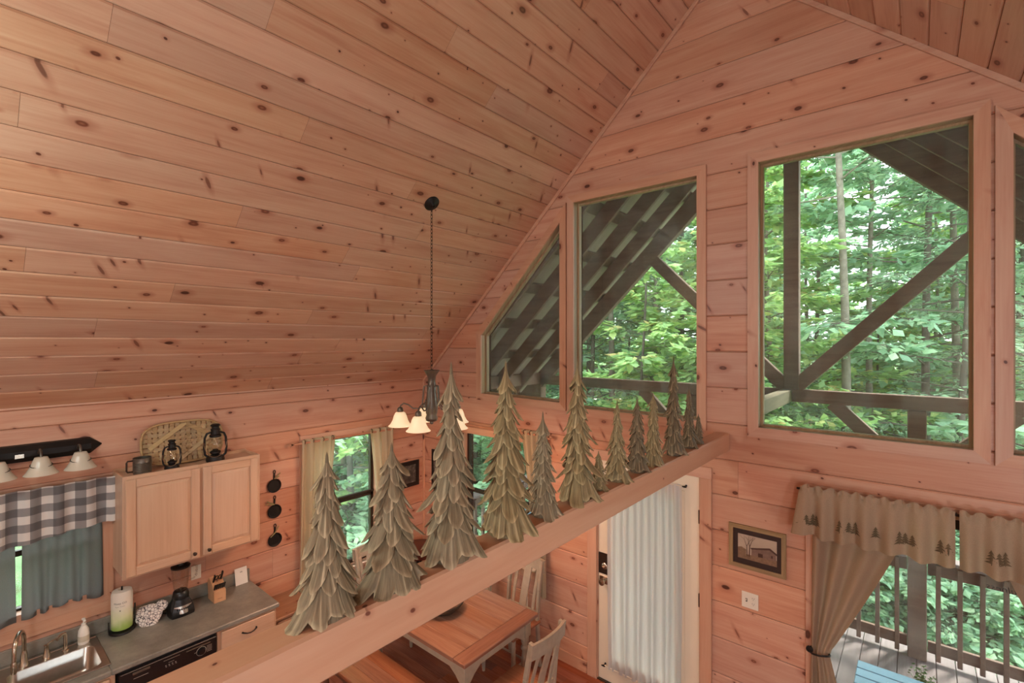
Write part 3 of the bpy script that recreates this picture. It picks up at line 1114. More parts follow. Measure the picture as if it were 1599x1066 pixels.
def tree_mesh(seed, H, r0, crown0, nbr, blen, nleaf, lsize, bark, leafm, lean=0.0, name='broadleaf', droop=0.1, wide=.62):
    rn = random.Random(seed)
    tb = MB(); lb = MB()
    pts = []
    px_, py_ = 0.0, 0.0
    dx, dy = lean * rn.uniform(.6, 1), lean * rn.uniform(-.5, .5)
    n = 9
    for i in range(n + 1):
        t_ = i / n
        pts.append(Vector((px_ + dx * t_ * H + .10 * math.sin(t_ * 5 + seed), py_ + dy * t_ * H + .10 * math.cos(t_ * 4 + seed), H * t_)))
    tb.tube(pts, [r0 * (1 - .75 * i / n) + .008 for i in range(n + 1)], 9)
    per = max(1, nleaf // nbr)
    for k in range(nbr):
        t_ = crown0 + (1 - crown0) * (k + rn.random()) / nbr * .97
        f = t_ * n; i = min(int(f), n - 1)
        base = pts[i].lerp(pts[i + 1], f - i)
        a = k * 2.39996 + rn.uniform(-.4, .4)
        L = blen * (1.08 - .72 * (t_ - crown0) / (1 - crown0 + 1e-6)) * rn.uniform(.7, 1.15)
        rise = rn.uniform(.02, .42)
        d0 = Vector((math.cos(a), math.sin(a), rise)).normalized()
        bp = [base]
        for q in range(1, 5):
            u = q / 4
            bp.append(base + d0 * L * u + Vector((0, 0, -droop * L * u * u)) + Vector((rn.uniform(-1, 1), rn.uniform(-1, 1), rn.uniform(-.5, .5))) * L * .04)
        rb = r0 * (1 - .75 * t_) * .34 + .004
        tb.tube(bp, [rb, rb * .7, rb * .5, rb * .32, .003], 5, caps=False)
        ntw = max(3, per // 9)
        for w in range(ntw):
            u = .25 + .75 * (w + rn.random()) / ntw
            f2 = u * 4; i2 = min(int(f2), 3)
            q0 = bp[i2].lerp(bp[i2 + 1], f2 - i2)
            sgn = -1 if w % 2 else 1
            tang = (bp[i2 + 1] - bp[i2]).normalized()
            sdir = (tang * .55 + tang.cross(Vector((0, 0, 1))) * sgn * rn.uniform(.5, 1.0) + Vector((0, 0, rn.uniform(-.15, .2)))).normalized()
            tl = L * rn.uniform(.16, .34) * (1.15 - .5 * u)
            q1 = q0 + sdir * tl + Vector((0, 0, -.06 * tl))
            tb.tube([q0, q1], [.005, .002], 3, caps=False)
            for l in range(per // ntw):
                s_ = rn.uniform(.15, 1.05)
                p = q0.lerp(q1, s_) + Vector((rn.uniform(-1, 1), rn.uniform(-1, 1), rn.uniform(-1, 1))) * .05
                ld = (sdir + Vector((rn.uniform(-1, 1), rn.uniform(-1, 1), rn.uniform(-.6, .2))) * .8).normalized()
                leaf_quads(lb, p, ld, lsize * rn.uniform(.6, 1.25), rn, wide)
    return tb, lb, bark, leafm

def make_tree(name, spec, loc, label, rotz, group=None):
    tb, lb, bark, lm = spec
    t = thing(name, label, 'tree', loc, group)
    t.rotation_euler.z = rotz
    tb.build('trunk', bark, t, 50, local=True)
    f = lb.build('foliage', lm, t, None, local=True)
    f['kind'] = 'stuff'
    return t

def at(u, dist):
    """ground point in the viewing direction of column u at a given distance from the camera"""
    a = math.atan2(u - 799.5, 755.0) - YAW
    x, y = dist * math.sin(a), dist * math.cos(a)
    return (x, y, gz(x, y) - .05)

KINDS = {
    'a': ('broadleaf_tree', tree_mesh(1, 9.5, .062, .08, 46, 2.9, 9000, .21, M_bark, M_leaf)),
    'b': ('broadleaf_tree', tree_mesh(2, 12.5, .075, .08, 52, 3.4, 10500, .22, M_bark2, M_leaf2)),
    'c': ('slender_tree', tree_mesh(3, 14.0, .10, .60, 24, 2.3, 3400, .18, M_bark, M_leaf2)),
    'd': ('hemlock_tree', tree_mesh(4, 11.0, .065, .08, 60, 2.7, 11000, .12, M_bark2, M_needle, droop=.22, wide=.40)),
    'e': ('sapling', tree_mesh(5, 5.2, .030, .10, 26, 1.7, 3600, .19, M_bark2, M_leaf, lean=.05)),
    'f': ('forest_shrub', tree_mesh(6, 1.9, .02, .02, 40, 1.6, 7000, .115, M_bark2, M_leaf2)),
}
PLACE = []
# trees one can pick out through the windows
PICK = [
    ('c', 1312, 11.2, 'straight grey tree trunk nearest the king post in the big window', .92),
    ('c', 1362, 13.5, 'thinner straight trunk standing to the right of the thickest trunk in the big window', .8),
    ('e', 1003, 10.4, 'thin sapling in the middle of the trapezoid-side tall window', 1.25),
    ('a', 1168, 11.3, 'bright leafy tree left of the king post in the big window', .95),
    ('d', 1500, 12.0, 'feathery dark hemlock at the right of the big window', 1.0),
    ('b', 548, 11.0, 'leaning brown trunk seen through the dining window', .9),
    ('e', 1080, 9.6, 'leafy sapling beyond the right edge of the tall middle window', 1.0),
    ('c', 950, 13.0, 'pale trunk left in the tall middle window', .9),
]
rn = random.Random(77)
for k, u, d, lb, sc in PICK:
    PLACE.append((k, at(u, d), lb, sc))
FILL = []
for ring, (dist, cnt, kinds) in enumerate([(12.6, 9, 'aebda'), (15.5, 11, 'badbc'), (19.5, 13, 'abdba'), (25, 14, 'babdb'), (32, 16, 'bbabd'), (41, 18, 'bbabb')]):
    for i in range(cnt):
        u = 430 + (1700 - 430) * (i + rn.uniform(.15, .85)) / cnt
        d = dist + rn.uniform(-1.2, 1.2)
        p = at(u, d)
        if p[0] > -8.2 and p[1] < 9.2:
            continue
        k = kinds[i % len(kinds)]
        if 1285 < u < 1455:   # the bright gap of sky above the trees
            k = 'f' if dist < 18 else 'e'
        FILL.append((k, p, ring))
for i in range(30):
    u = 440 + (1700 - 440) * (i + rn.random()) / 30
    p = at(u, rn.uniform(9.8, 14))
    if p[0] > -8.0 and p[1] < 8.2:
        continue
    FILL.append(('f', p, -1))
for i in range(16):
    u = 1050 + 620 * (i + rn.random()) / 16
    p = at(u, rn.uniform(8.6, 10.2))
    if p[1] < 8.0:
        continue
    FILL.append(('f', p, -1))
KN = {'a': 'bright broadleaf tree', 'b': 'tall broadleaf tree', 'c': 'slender straight tree', 'd': 'feathery hemlock', 'e': 'young sapling', 'f': 'leafy green shrub'}
RN = {-1: 'in the undergrowth', 0: 'in the nearest forest row', 1: 'in the second forest row', 2: 'in mid forest', 3: 'deep in forest', 4: 'far up the hillside', 5: 'on the farthest hillside'}
WN = [(0, 640, 'behind the dining window'), (640, 885, 'behind the slanted window'), (885, 1000, 'left in the tall middle window'), (1000, 1130, 'right in the tall middle window'),
      (1130, 1240, 'left of the king post'), (1240, 1330, 'just right of the king post'), (1330, 1430, 'in the middle of the big window'), (1430, 1540, 'at the right of the big window'), (1540, 5000, 'past the big window')]
def col_of(p):
    a = math.atan2(p[0], p[1]) + YAW
    return 799.5 + 755.0 * math.tan(a)
for k, p, ring in FILL:
    u_ = col_of(p)
    wn = [w for lo, hi, w in WN if lo <= u_ < hi] or ['outside']
    PLACE.append((k, p, KN[k] + ' ' + RN[ring] + ' ' + wn[0], (1.25 if (1285 < u_ < 1455 and ring >= 2) else 1) * rn.uniform(.85, 1.15)))
PROTO = {}
for k, p, lb, sc in PLACE:
    rz = rn.uniform(0, 6.28)
    picked = lb in [q[3] for q in PICK]
    if k not in PROTO:
        nm, spec = KINDS[k]
        o = make_tree(nm, spec, p, lb, rz)
        PROTO[k] = o
    else:
        o = dup(PROTO[k], p, rz, lb)
        if 'group' in o:
            del o['group']
    o.scale = (sc, sc, sc)
    o['category'] = 'shrub' if k == 'f' else 'tree'
    if not picked:
        o['group'] = 'shrubs of the undergrowth' if k == 'f' else 'trees of the forest'
# ================================================================== carved trees on the beam
def carved_mat(name, hi, mid, lo):
    t = NT(name)
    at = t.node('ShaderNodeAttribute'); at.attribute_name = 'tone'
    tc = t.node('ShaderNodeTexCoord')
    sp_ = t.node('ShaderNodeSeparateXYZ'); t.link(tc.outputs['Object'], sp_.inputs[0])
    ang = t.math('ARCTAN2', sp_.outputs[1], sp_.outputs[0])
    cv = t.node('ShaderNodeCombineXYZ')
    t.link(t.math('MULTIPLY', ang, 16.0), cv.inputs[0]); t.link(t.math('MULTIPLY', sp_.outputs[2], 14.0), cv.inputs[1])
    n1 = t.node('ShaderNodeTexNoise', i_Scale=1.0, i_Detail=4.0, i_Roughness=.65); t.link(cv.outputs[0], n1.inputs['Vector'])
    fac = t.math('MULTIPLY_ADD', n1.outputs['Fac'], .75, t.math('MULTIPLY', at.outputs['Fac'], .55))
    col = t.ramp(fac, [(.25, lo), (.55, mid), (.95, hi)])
    t.link(col, t.b.inputs['Base Color'])
    t.b.inputs['Roughness'].default_value = .55
    t.b.inputs['Specular IOR Level'].default_value = .35
    t.bump(n1.outputs['Fac'], .55, .006)
    return t.m
M_carve = [carved_mat('olive_grey_carving', s(204, 186, 152), s(150, 133, 104), s(106, 92, 70)),
           carved_mat('yellow_olive_carving', s(206, 186, 142), s(156, 137, 98), s(110, 94, 64)),
           carved_mat('brown_olive_carving', s(180, 158, 124), s(122, 106, 80), s(82, 69, 51))]

def lobe_tier(z_top, z_tip, r_top, r_tip, nl, ph, rn, thick=.006, sharp=.8, flat=False, notch=.52):
    """skirt of carved leaves: a closed shell with pointed lobes"""
    b = MB(); tone = []
    per = 10
    NTH = nl * per
    NTt = 7
    lv = [rn.uniform(.74, 1.2) for _ in range(nl)]
    rv = [rn.uniform(.80, 1.18) for _ in range(nl)]
    tw = [rn.uniform(-.2, .2) for _ in range(nl)]
    gx = [rn.uniform(-.45, .45) for _ in range(nl)]
    H = z_top - z_tip
    def pos(k, t, inner):
        li = (k // per) % nl
        fr = (k % per) / per            # 0..1 across the lobe, 0 = notch
        x = 2 * fr - 1
        prof = (1 - abs(x) ** 1.55)      # leaf outline
        prof = max(prof, 0) ** sharp
        ln = notch + (1 - notch) * prof
        L = (1.0 if k % per == 0 else lv[li])
        ang = 2 * PI * (k / NTH) + ph + (tw[li] * t * prof)
        reach = ln * L
        tt = t * reach
        zz = z_top - H * tt
        if flat:
            zz = max(zz, z_tip)
        rr = r_top + (r_tip * (rv[li] if k % per else 1) - r_top) * (tt ** 1.25)
        ridge = .13 * rr * (1 - x * x) * (.3 + .7 * t) - .05 * rr * math.exp(-((x - gx[li]) / .12) ** 2) * t
        rr += ridge
        rr += .020 * rr * math.cos(x * PI * 3) * t
        if inner:
            rr = max(rr - thick * (1.2 if t > .5 else 1.6), .001)
            zz += thick * .25
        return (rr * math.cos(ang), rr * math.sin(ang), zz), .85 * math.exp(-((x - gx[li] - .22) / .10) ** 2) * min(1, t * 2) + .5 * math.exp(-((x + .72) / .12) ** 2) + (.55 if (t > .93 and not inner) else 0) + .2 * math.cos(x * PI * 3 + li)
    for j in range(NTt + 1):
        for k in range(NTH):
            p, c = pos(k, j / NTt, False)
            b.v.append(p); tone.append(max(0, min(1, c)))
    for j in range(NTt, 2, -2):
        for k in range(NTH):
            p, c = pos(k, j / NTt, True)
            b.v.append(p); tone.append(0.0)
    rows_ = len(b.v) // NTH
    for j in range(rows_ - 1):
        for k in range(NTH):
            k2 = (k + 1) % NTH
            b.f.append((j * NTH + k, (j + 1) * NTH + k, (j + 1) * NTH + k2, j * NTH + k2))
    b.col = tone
    return b

def carved_tree(y, h, w, ntier, label, mi, sd, x=None):
    rn = random.Random(sd)
    x = (BX0 + BX1) / 2 if x is None else x
    t = thing('carved_tree', label, 'tree figurine', (x, y, BZ1), 'carved wooden trees on the beam')
    t.rotation_euler.z = rn.uniform(0, 6.28)
    m = M_carve[mi]
    R = w / 2
    # core
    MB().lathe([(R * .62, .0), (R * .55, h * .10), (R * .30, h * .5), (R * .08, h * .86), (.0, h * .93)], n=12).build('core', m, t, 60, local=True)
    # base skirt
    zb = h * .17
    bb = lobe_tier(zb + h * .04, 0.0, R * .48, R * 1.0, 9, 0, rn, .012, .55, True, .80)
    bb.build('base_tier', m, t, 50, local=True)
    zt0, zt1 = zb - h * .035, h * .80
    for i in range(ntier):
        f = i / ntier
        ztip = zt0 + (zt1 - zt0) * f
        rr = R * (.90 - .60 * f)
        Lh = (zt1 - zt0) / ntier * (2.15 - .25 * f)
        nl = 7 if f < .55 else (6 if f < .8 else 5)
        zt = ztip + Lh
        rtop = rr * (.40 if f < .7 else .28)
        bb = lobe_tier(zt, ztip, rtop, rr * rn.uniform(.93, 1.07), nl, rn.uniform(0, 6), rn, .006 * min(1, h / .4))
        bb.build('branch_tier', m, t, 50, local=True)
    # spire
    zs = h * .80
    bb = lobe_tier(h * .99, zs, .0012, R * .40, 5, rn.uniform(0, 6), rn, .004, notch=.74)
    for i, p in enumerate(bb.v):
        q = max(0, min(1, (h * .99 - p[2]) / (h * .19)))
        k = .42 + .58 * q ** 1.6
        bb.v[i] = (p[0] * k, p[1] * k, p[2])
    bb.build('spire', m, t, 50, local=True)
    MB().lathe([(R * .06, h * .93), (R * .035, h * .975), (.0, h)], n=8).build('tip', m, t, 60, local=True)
    return t
TREES = [
    (.652, .424, .168, 7, 'nearest carved tree on the beam, before the counter end', 0),
    (.854, .416, .192, 7, 'second carved tree from the left, against the dining window', 0),
    (1.089, .646, .200, 10, 'tall grey carved tree in front of the chandelier', 0),
    (1.364, .642, .215, 10, 'tall yellowish carved tree below the slanted window', 1),
    (1.596, .425, .140, 9, 'slim grey carved tree between two tall yellowish ones', 0),
    (1.858, .631, .185, 10, 'tall carved tree before the post between the two left gable windows', 1),
    (2.045, .186, .088, 6, 'tiny carved tree leaning close to the tall tree right of the slim one', 1),
    (2.233, .418, .125, 8, 'carved tree just right of the tiny one under the tall window', 1),
    (2.459, .414, .128, 8, 'brown carved tree second in the far group of six', 2),
    (2.667, .423, .122, 8, 'yellow brown carved tree just left of the tallest far one', 1),
    (2.972, .624, .140, 10, 'tallest carved tree of the far group near the beam end', 2),
    (3.236, .421, .110, 8, 'dark carved tree partly hidden behind the tallest far one', 2),
    (3.415, .209, .078, 6, 'smallest farthest carved tree at the beam end', 2),
]
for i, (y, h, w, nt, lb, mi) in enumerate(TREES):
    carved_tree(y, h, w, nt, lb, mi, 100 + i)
# ================================================================== kitchen
M_counter = NT('grey_laminate_worktop')
_t = M_counter
_tc = _t.node('ShaderNodeTexCoord'); _n = _t.node('ShaderNodeTexNoise', i_Scale=7.0, i_Detail=8.0, i_Roughness=.7)
_t.link(_tc.outputs['Object'], _n.inputs['Vector'])
_t.link(_t.ramp(_n.outputs['Fac'], [(.3, s(112, 110, 102)), (.5, s(134, 131, 122)), (.7, s(152, 147, 136))]), _t.b.inputs['Base Color'])
_t.b.inputs['Roughness'].default_value = .32
M_counter = _t.m

def raised_panel(b, fn, a0, a1, z0, z1, d, rise=.008, inset=.012):
    """panel field with a sloping border"""
    o = rect(a0, a1, z0, z1); i = rect(a0 + .022, a1 - .022, z0 + .022, z1 - .022)
    vs = [fn(p[0], p[1], d) for p in o] + [fn(p[0], p[1], d + rise) for p in i]
    b.add(vs, [(4, 5, 6, 7)] + [(k, (k + 1) % 4, 4 + (k + 1) % 4, 4 + k) for k in range(4)])
    return b

def cab_door(parent, y0, y1, z0, z1, xf, knob=None, name='door', stile=.062):
    """frame-and-panel door on the plane x = xf"""
    fn = lambda a, b_, d: (xf + d, a, b_)
    d = MB().box(xf - .004, xf + .006, y0 + .004, y1 - .004, z0 + .004, z1 - .004)
    o = d.build(name, M_maple, parent)
    MB().box(xf, xf + .02, y0, y0 + stile, z0, z1, .004).build('stile', M_maple, o)
    MB().box(xf, xf + .02, y1 - stile, y1, z0, z1, .004).build('stile', M_maple, o)
    MB().box(xf, xf + .0195, y0 + stile, y1 - stile, z0, z0 + stile, .004).build('rail', M_maple_h, o)
    MB().box(xf, xf + .0195, y0 + stile, y1 - stile, z1 - stile, z1, .004).build('rail', M_maple_h, o)
    raised_panel(MB(), fn, y0 + stile + .004, y1 - stile - .004, z0 + stile + .004, z1 - stile - .004, .0065, .009).build('panel', M_maple, o)
    if knob:
        MB().lathe([(.008, 0), (.005, .008), (.005, .014), (.013, .018), (.014, .026), (.008, .031), (0, .032)], c=(xf + .02, knob[0], knob[1]), n=14, axis='x').build('knob', M_bronze, o, 50)
    return o

# upper cabinet
uc = thing('wall_cabinet', 'pale maple wall cabinet with two raised panel doors above the counter', 'cabinet', (W, 1.35, 1.37))
CY0, CY1, CZ0, CZ1 = 0.868, 1.835, 1.372, 2.132
MB().box(W, W + .295, CY0, CY1, CZ0 + .02, CZ1 - .02).build('body', M_maple, uc)
for y0, y1 in ((CY0, CY0 + .03), (CY1 - .03, CY1), (1.355, 1.395)):
    MB().box(W + .295, W + .317, y0, y1, CZ0, CZ1, .002).build('frame_stile', M_maple, uc)
MB().box(W + .295, W + .3165, CY0 + .03, CY1 - .03, CZ0, CZ0 + .035, .002).build('frame_rail', M_maple_h, uc)
MB().box(W + .295, W + .3165, CY0 + .03, CY1 - .03, CZ1 - .045, CZ1, .002).build('frame_rail', M_maple_h, uc)
MB().box(W, W + .018, CY0, CY1, CZ1 - .02, CZ1 + .004).box(W + .018, W + .295, CY0, CY0 + .014, CZ1 - .02, CZ1).box(W + .018, W + .295, CY1 - .014, CY1, CZ1 - .02, CZ1).build('top_lip', M_maple_h, uc)
cab_door(uc, 0.885, 1.365, 1.388, 2.108, W + .317, (1.322, 1.43))
cab_door(uc, 1.387, 1.812, 1.388, 2.108, W + .317, (1.425, 1.43))

# worktop with backsplash, around the sink cut-out
SY0, SY1, SX0, SX1 = -0.08, 0.762, W + .065, W + .545
wt = thing('worktop', 'grey laminate worktop with a low backsplash along the kitchen wall', 'countertop', (W + .3, .9, .876))
XF = W + .632
b = MB().box(W + .002, XF, SY1 - .012, 1.868, .876, .914, .007).box(W + .002, XF, YF + .3, SY0 + .012, .876, .914, .007)
b.box(W + .002, SX0 + .012, SY0, SY1, .876, .9138).box(SX1 - .012, XF, SY0 + .011, SY1 - .011, .876, .914, .007)
b.build('top', M_counter, wt)
MB().box(W + .002, W + .022, YF + .3, 1.868, .914, 1.018, .005).build('backsplash', M_counter, wt)

# sink
sk = thing('sink', 'double bowl stainless steel sink set in the grey worktop', 'sink', (W + .3, .34, .76))
b = MB()
def bowl(b, x0, x1, y0, y1, zt, zb, r=.05):
    n = 6
    def ring(inset, z, rr):
        pts = []
        for cx, cy, a0 in ((x1 - rr - inset, y1 - rr - inset, 0), (x0 + rr + inset, y1 - rr - inset, 90), (x0 + rr + inset, y0 + rr + inset, 180), (x1 - rr - inset, y0 + rr + inset, 270)):
            for k in range(n + 1):
                a = math.radians(a0 + 90 * k / n)
                pts.append((cx + rr * math.cos(a), cy + rr * math.sin(a), z))
        return pts
    rings = [ring(0, zt, r), ring(.004, zt - .008, r), ring(.014, zb + .03, r), ring(.028, zb + .008, r), ring(.05, zb, r * .8)]
    base = len(b.v); m = len(rings[0])
    for rg in rings:
        b.v.extend(rg)
    for i in range(len(rings) - 1):
        for k in range(m):
            b.f.append((base + i * m + k, base + (i + 1) * m + k, base + (i + 1) * m + (k + 1) % m, base + i * m + (k + 1) % m))
    b.f.append(tuple(base + (len(rings) - 1) * m + k for k in range(m))[::-1])
    return ring(0, zt, r)
B1 = (W + .165, W + .505, 0.285, 0.725); B2 = (W + .165, W + .505, -.05, 0.245)
for nm, Bq in (('right_bowl', B1), ('left_bowl', B2)):
    bb = MB(); bowl(bb, Bq[0], Bq[1], Bq[2], Bq[3], .919, .745)
    bb.build('bowl', M_steel, sk, 50)
    MB().lathe([(.04, 0), (.04, .003), (.03, .003), (.028, .001), (0, .001)], c=((Bq[0] + Bq[1]) / 2, (Bq[2] + Bq[3]) / 2, .746), n=18).build('drain', M_nickel, sk, 40)
# rim deck: plates around the bowls plus corner fillets
b = MB()
plates = [rect(SX0, SX1, SY0, SY1)]
for Bq in (B1, B2):
    nx = []
    for p in plates:
        nx += minus(p, rect(Bq[0], Bq[1], Bq[2], Bq[3]))
    plates = nx
for p in plates:
    b.prism(p, lambda a, c, d: (a, c, d), .9145, .919)
for Bq in (B1, B2):
    r = .05
    for cx, cy, a0 in ((Bq[1] - r, Bq[3] - r, 0), (Bq[0] + r, Bq[3] - r, 90), (Bq[0] + r, Bq[2] + r, 180), (Bq[1] - r, Bq[2] + r, 270)):
        sx = 1 if a0 in (0, 270) else -1; sy = 1 if a0 in (0, 90) else -1
        cor = (cx + sx * r, cy + sy * r)
        for k in range(6):
            a = math.radians(a0 + 15 * k); c2 = math.radians(a0 + 15 * (k + 1))
            b.add([(cor[0], cor[1], .919), (cx + r * math.cos(c2), cy + r * math.sin(c2), .919), (cx + r * math.cos(a), cy + r * math.sin(a), .919)], [(0, 2, 1)])
fix_normals(b.build('rim', M_steel, sk))
MB().tube([(SX0, SY0, .919), (SX1, SY0, .919), (SX1, SY1, .919), (SX0, SY1, .919)], .004, 6, closed=True).build('rim_bead', M_steel, sk, 50)

fc = thing('kitchen_faucet', 'tall gooseneck faucet at the left edge behind the sink', 'faucet', (W + .115, .375, .919))
c0 = Vector((W + .115, .375, .919))
pts = [c0, c0 + Vector((0, 0, .17))]
for k in range(1, 12):
    a = PI * k / 11
    pts.append(c0 + Vector((.085 - .085 * math.cos(a), -.03 + .03 * math.cos(a), .17 + .095 * math.sin(a))))
pts.append(pts[-1] + Vector((0, 0, -.06)))
MB().lathe([(.028, 0), (.026, .01), (.020, .03), (.018, .08), (.014, .10)], c=c0, n=16).build('base', M_nickel, fc, 40)
MB().tube(pts, .0125, 10).build('spout', M_nickel, fc, 60)
MB().lathe([(.014, 0), (.017, .02), (.017, .06), (.013, .075)], c=pts[-1] + Vector((0, 0, -.06)), n=14).build('spray_head', M_nickel, fc, 40)
fh = thing('faucet_handle', 'small lever faucet handle standing between the two spouts', 'faucet handle', (W + .11, .487, .919))
MB().lathe([(.024, 0), (.022, .012), (.014, .05), (.012, .075), (.015, .085)], c=(W + .11, .487, .919), n=14).build('base', M_nickel, fh, 40)
MB().tube([(W + .11, .487, 1.0), (W + .10, .51, 1.012), (W + .085, .565, 1.02)], [.008, .007, .005], 8).build('lever', M_nickel, fh, 60)
ff = thing('filter_faucet', 'short bent filter spout beside the soap bottle', 'faucet', (W + .11, .585, .919))
c0 = Vector((W + .11, .585, .919))
MB().lathe([(.022, 0), (.022, .006), (.014, .010)], c=c0, n=14).build('base', M_nickel, ff, 40)
MB().tube([c0, c0 + Vector((0, 0, .105)), c0 + Vector((.004, -.006, .122)), c0 + Vector((.018, -.022, .128)), c0 + Vector((.05, -.05, .118))], .0115, 10).build('spout', M_nickel, ff, 60)

sp = thing('soap_bottle', 'white pump soap bottle standing on the sink rim', 'bottle', (W + .10, .685, .919))
MB().lathe([(.030, 0), (.033, .006), (.033, .07), (.030, .10), (.018, .125), (.012, .13)], c=(W + .10, .685, .919), n=18).build('bottle', M_white, sp, 45)
MB().lathe([(.014, .13), (.014, .145), (.005, .148), (.005, .17), (.011, .172), (.011, .182), (0, .184)], c=(W + .10, .685, .919), n=12).box(W + .10, W + .145, .678, .692, 1.092, 1.102, .002).build('pump', M_white, sp, 40)
MB().lathe([(.0336, .022), (.0336, .062)], c=(W + .10, .685, .919), n=18).build('label', plain('pale_soap_label', s(206, 196, 176), .6), sp, 60)

# paper towel on a black holder
TX, TY = W + .115, .905
th = thing('paper_towel_holder', 'black paper towel holder standing beside the sink', 'holder', (TX, TY, .914))
MB().lathe([(.078, 0), (.082, .006), (.080, .016), (.062, .024), (0, .026)], c=(TX, TY, .914), n=24).build('base', M_black, th, 40)
MB().tube([(TX, TY, .93), (TX, TY, 1.255)], .006, 8).build('post', M_black, th, 60)
MB().tube([(TX + .01, TY + .078, .925), (TX + .01, TY + .078, 1.10)], .005, 8).tube([(TX - .02, TY - .076, .925), (TX - .02, TY - .076, 1.0)], .005, 8).build('tension_arm', M_black, th, 60)
M_towel = NT('printed_towel_wrap'); _t = M_towel
_tc = _t.node('ShaderNodeTexCoord'); _sp = _t.node('ShaderNodeSeparateXYZ'); _t.link(_tc.outputs['Generated'], _sp.inputs[0])
_n = _t.node('ShaderNodeTexNoise', i_Scale=3.0, i_Detail=2.0); _t.link(_tc.outputs['Generated'], _n.inputs['Vector'])
_t.link(_t.ramp(_t.math('MULTIPLY_ADD', _n.outputs['Fac'], .3, _t.math('SUBTRACT', _sp.outputs[2], .15)), [(.05, s(150, 180, 90)), (.32, s(214, 220, 176)), (.6, s(232, 226, 212)), (1.0, s(228, 220, 208))]), _t.b.inputs['Base Color'])
_t.b.inputs['Roughness'].default_value = .35
pt = thing('paper_towel_roll', 'wrapped paper towel roll with green label on the black holder', 'paper towel', (TX, TY, .94))
MB().lathe([(.020, 0), (.060, 0), (.066, .006), (.067, .26), (.060, .285), (.022, .292), (.020, .28)], c=(TX, TY, .942), n=28).build('roll', M_towel.m, pt, 40)
def wrap_text(body, size, z, mat, r=.0675, a_mid=-.36):
    o = text_mesh(body, size, mat, 'print', pt, Matrix.Identity(4), extrude=0.0)
    me = o.data
    off = ORG[pt.name]
    for v in me.vertices:
        x = v.co.x + off.x; y = v.co.y + off.y
        a = a_mid + x / r
        v.co = (TX - off.x + r * math.cos(a), TY - off.y + r * math.sin(a), z - off.z + y)
    return o
M_ink = plain('dark_print', s(70, 74, 60), .6, vary=0)
wrap_text('Mossy CO', .019, 1.152, M_ink)
wrap_text('Paper Towels', .011, 1.128, plain('grey_print', s(140, 146, 122), .6, vary=0))
b = MB().grid(lambda u, v: (TX + .0678 * math.cos(-.40 + .1 * u), TY + .0678 * math.sin(-.40 + .1 * u), 1.093 + .008 * v), 3, 1)
b.build('print_mark', M_ink, pt)

# pot holder with a black and white pattern, leaning on the towel roll
t = NT('black_white_pot_holder'); tc = t.node('ShaderNodeTexCoord')
vo = t.node('ShaderNodeTexVoronoi', voronoi_dimensions='3D', feature='DISTANCE_TO_EDGE'); vo.inputs['Scale'].default_value = 46
t.link(tc.outputs['Object'], vo.inputs['Vector'])
t.link(t.ramp(vo.outputs['Distance'], [(.03, s(66, 58, 66)), (.09, s(226, 218, 212))]), t.b.inputs['Base Color'])
t.b.inputs['Roughness'].default_value = .9
ph = thing('pot_holder', 'black and white patterned pot holder lying between paper towel and blender', 'pot holder', (W + .13, 1.06, .914))
b = MB()
NS = 28
def blob(a):
    return .088 * (1 + .05 * math.cos(2 * a) + .07 * math.cos(3 * a + 1))
c = Vector((W + .14, 1.065, .972))
e3 = Vector((.74, -.22, .63)).normalized(); e1 = Vector((-.25, .62, .55)); e1 = (e1 - e3 * e1.dot(e3)).normalized(); e2 = e3.cross(e1)
rings = [(0, .022), (.5, .020), (.85, .013), (1.0, 0), (.85, -.013), (0, -.018)]
prof = []
for fr, h in rings:
    for k in range(NS):
        a = 2 * PI * k / NS
        rr = blob(a) * fr
        b.v.append(tuple(c + e1 * rr * .92 * math.cos(a) + e2 * rr * 1.12 * math.sin(a) + e3 * (h + .003 * math.sin(5 * a))))
for i in range(len(rings) - 1):
    for k in range(NS):
        b.f.append((i * NS + k, i * NS + (k + 1) % NS, (i + 1) * NS + (k + 1) % NS, (i + 1) * NS + k))
o = b.build('pad', t.m, ph, 60); fix_normals(o)
MB().lathe([(0, -.014), (.034, -.012), (.043, 0), (.034, .014), (0, .016)], c=c + e1 * .092 - e2 * .035, n=18, M=Matrix((e1, e2, e3)).transposed()).build('thumb', t.m, ph, 60)

# blender
BXc, BYc = W + .17, 1.275
bl = thing('blender', 'black blender with a clear glass jar on the counter', 'blender', (BXc, BYc, .914))
b = MB()
n = 20
levels = [(.088, .0), (.092, .02), (.085, .06), (.062, .105), (.056, .13)]
for r, h in levels:
    for k in range(n):
        a = 2 * PI * k / n + PI / 4
        cx, cy = math.cos(a), math.sin(a)
        m = max(abs(cx), abs(cy)) ** .55
        b.v.append((BXc + r * cx / m * .96, BYc + r * cy / m, .914 + h))
for i in range(len(levels) - 1):
    for k in range(n):
        b.f.append((i * n + k, i * n + (k + 1) % n, (i + 1) * n + (k + 1) % n, (i + 1) * n + k))
b.f.append(tuple(range(n))[::-1]); b.f.append(tuple(range((len(levels) - 1) * n, len(levels) * n)))
b.build('base', M_black, bl, 40)
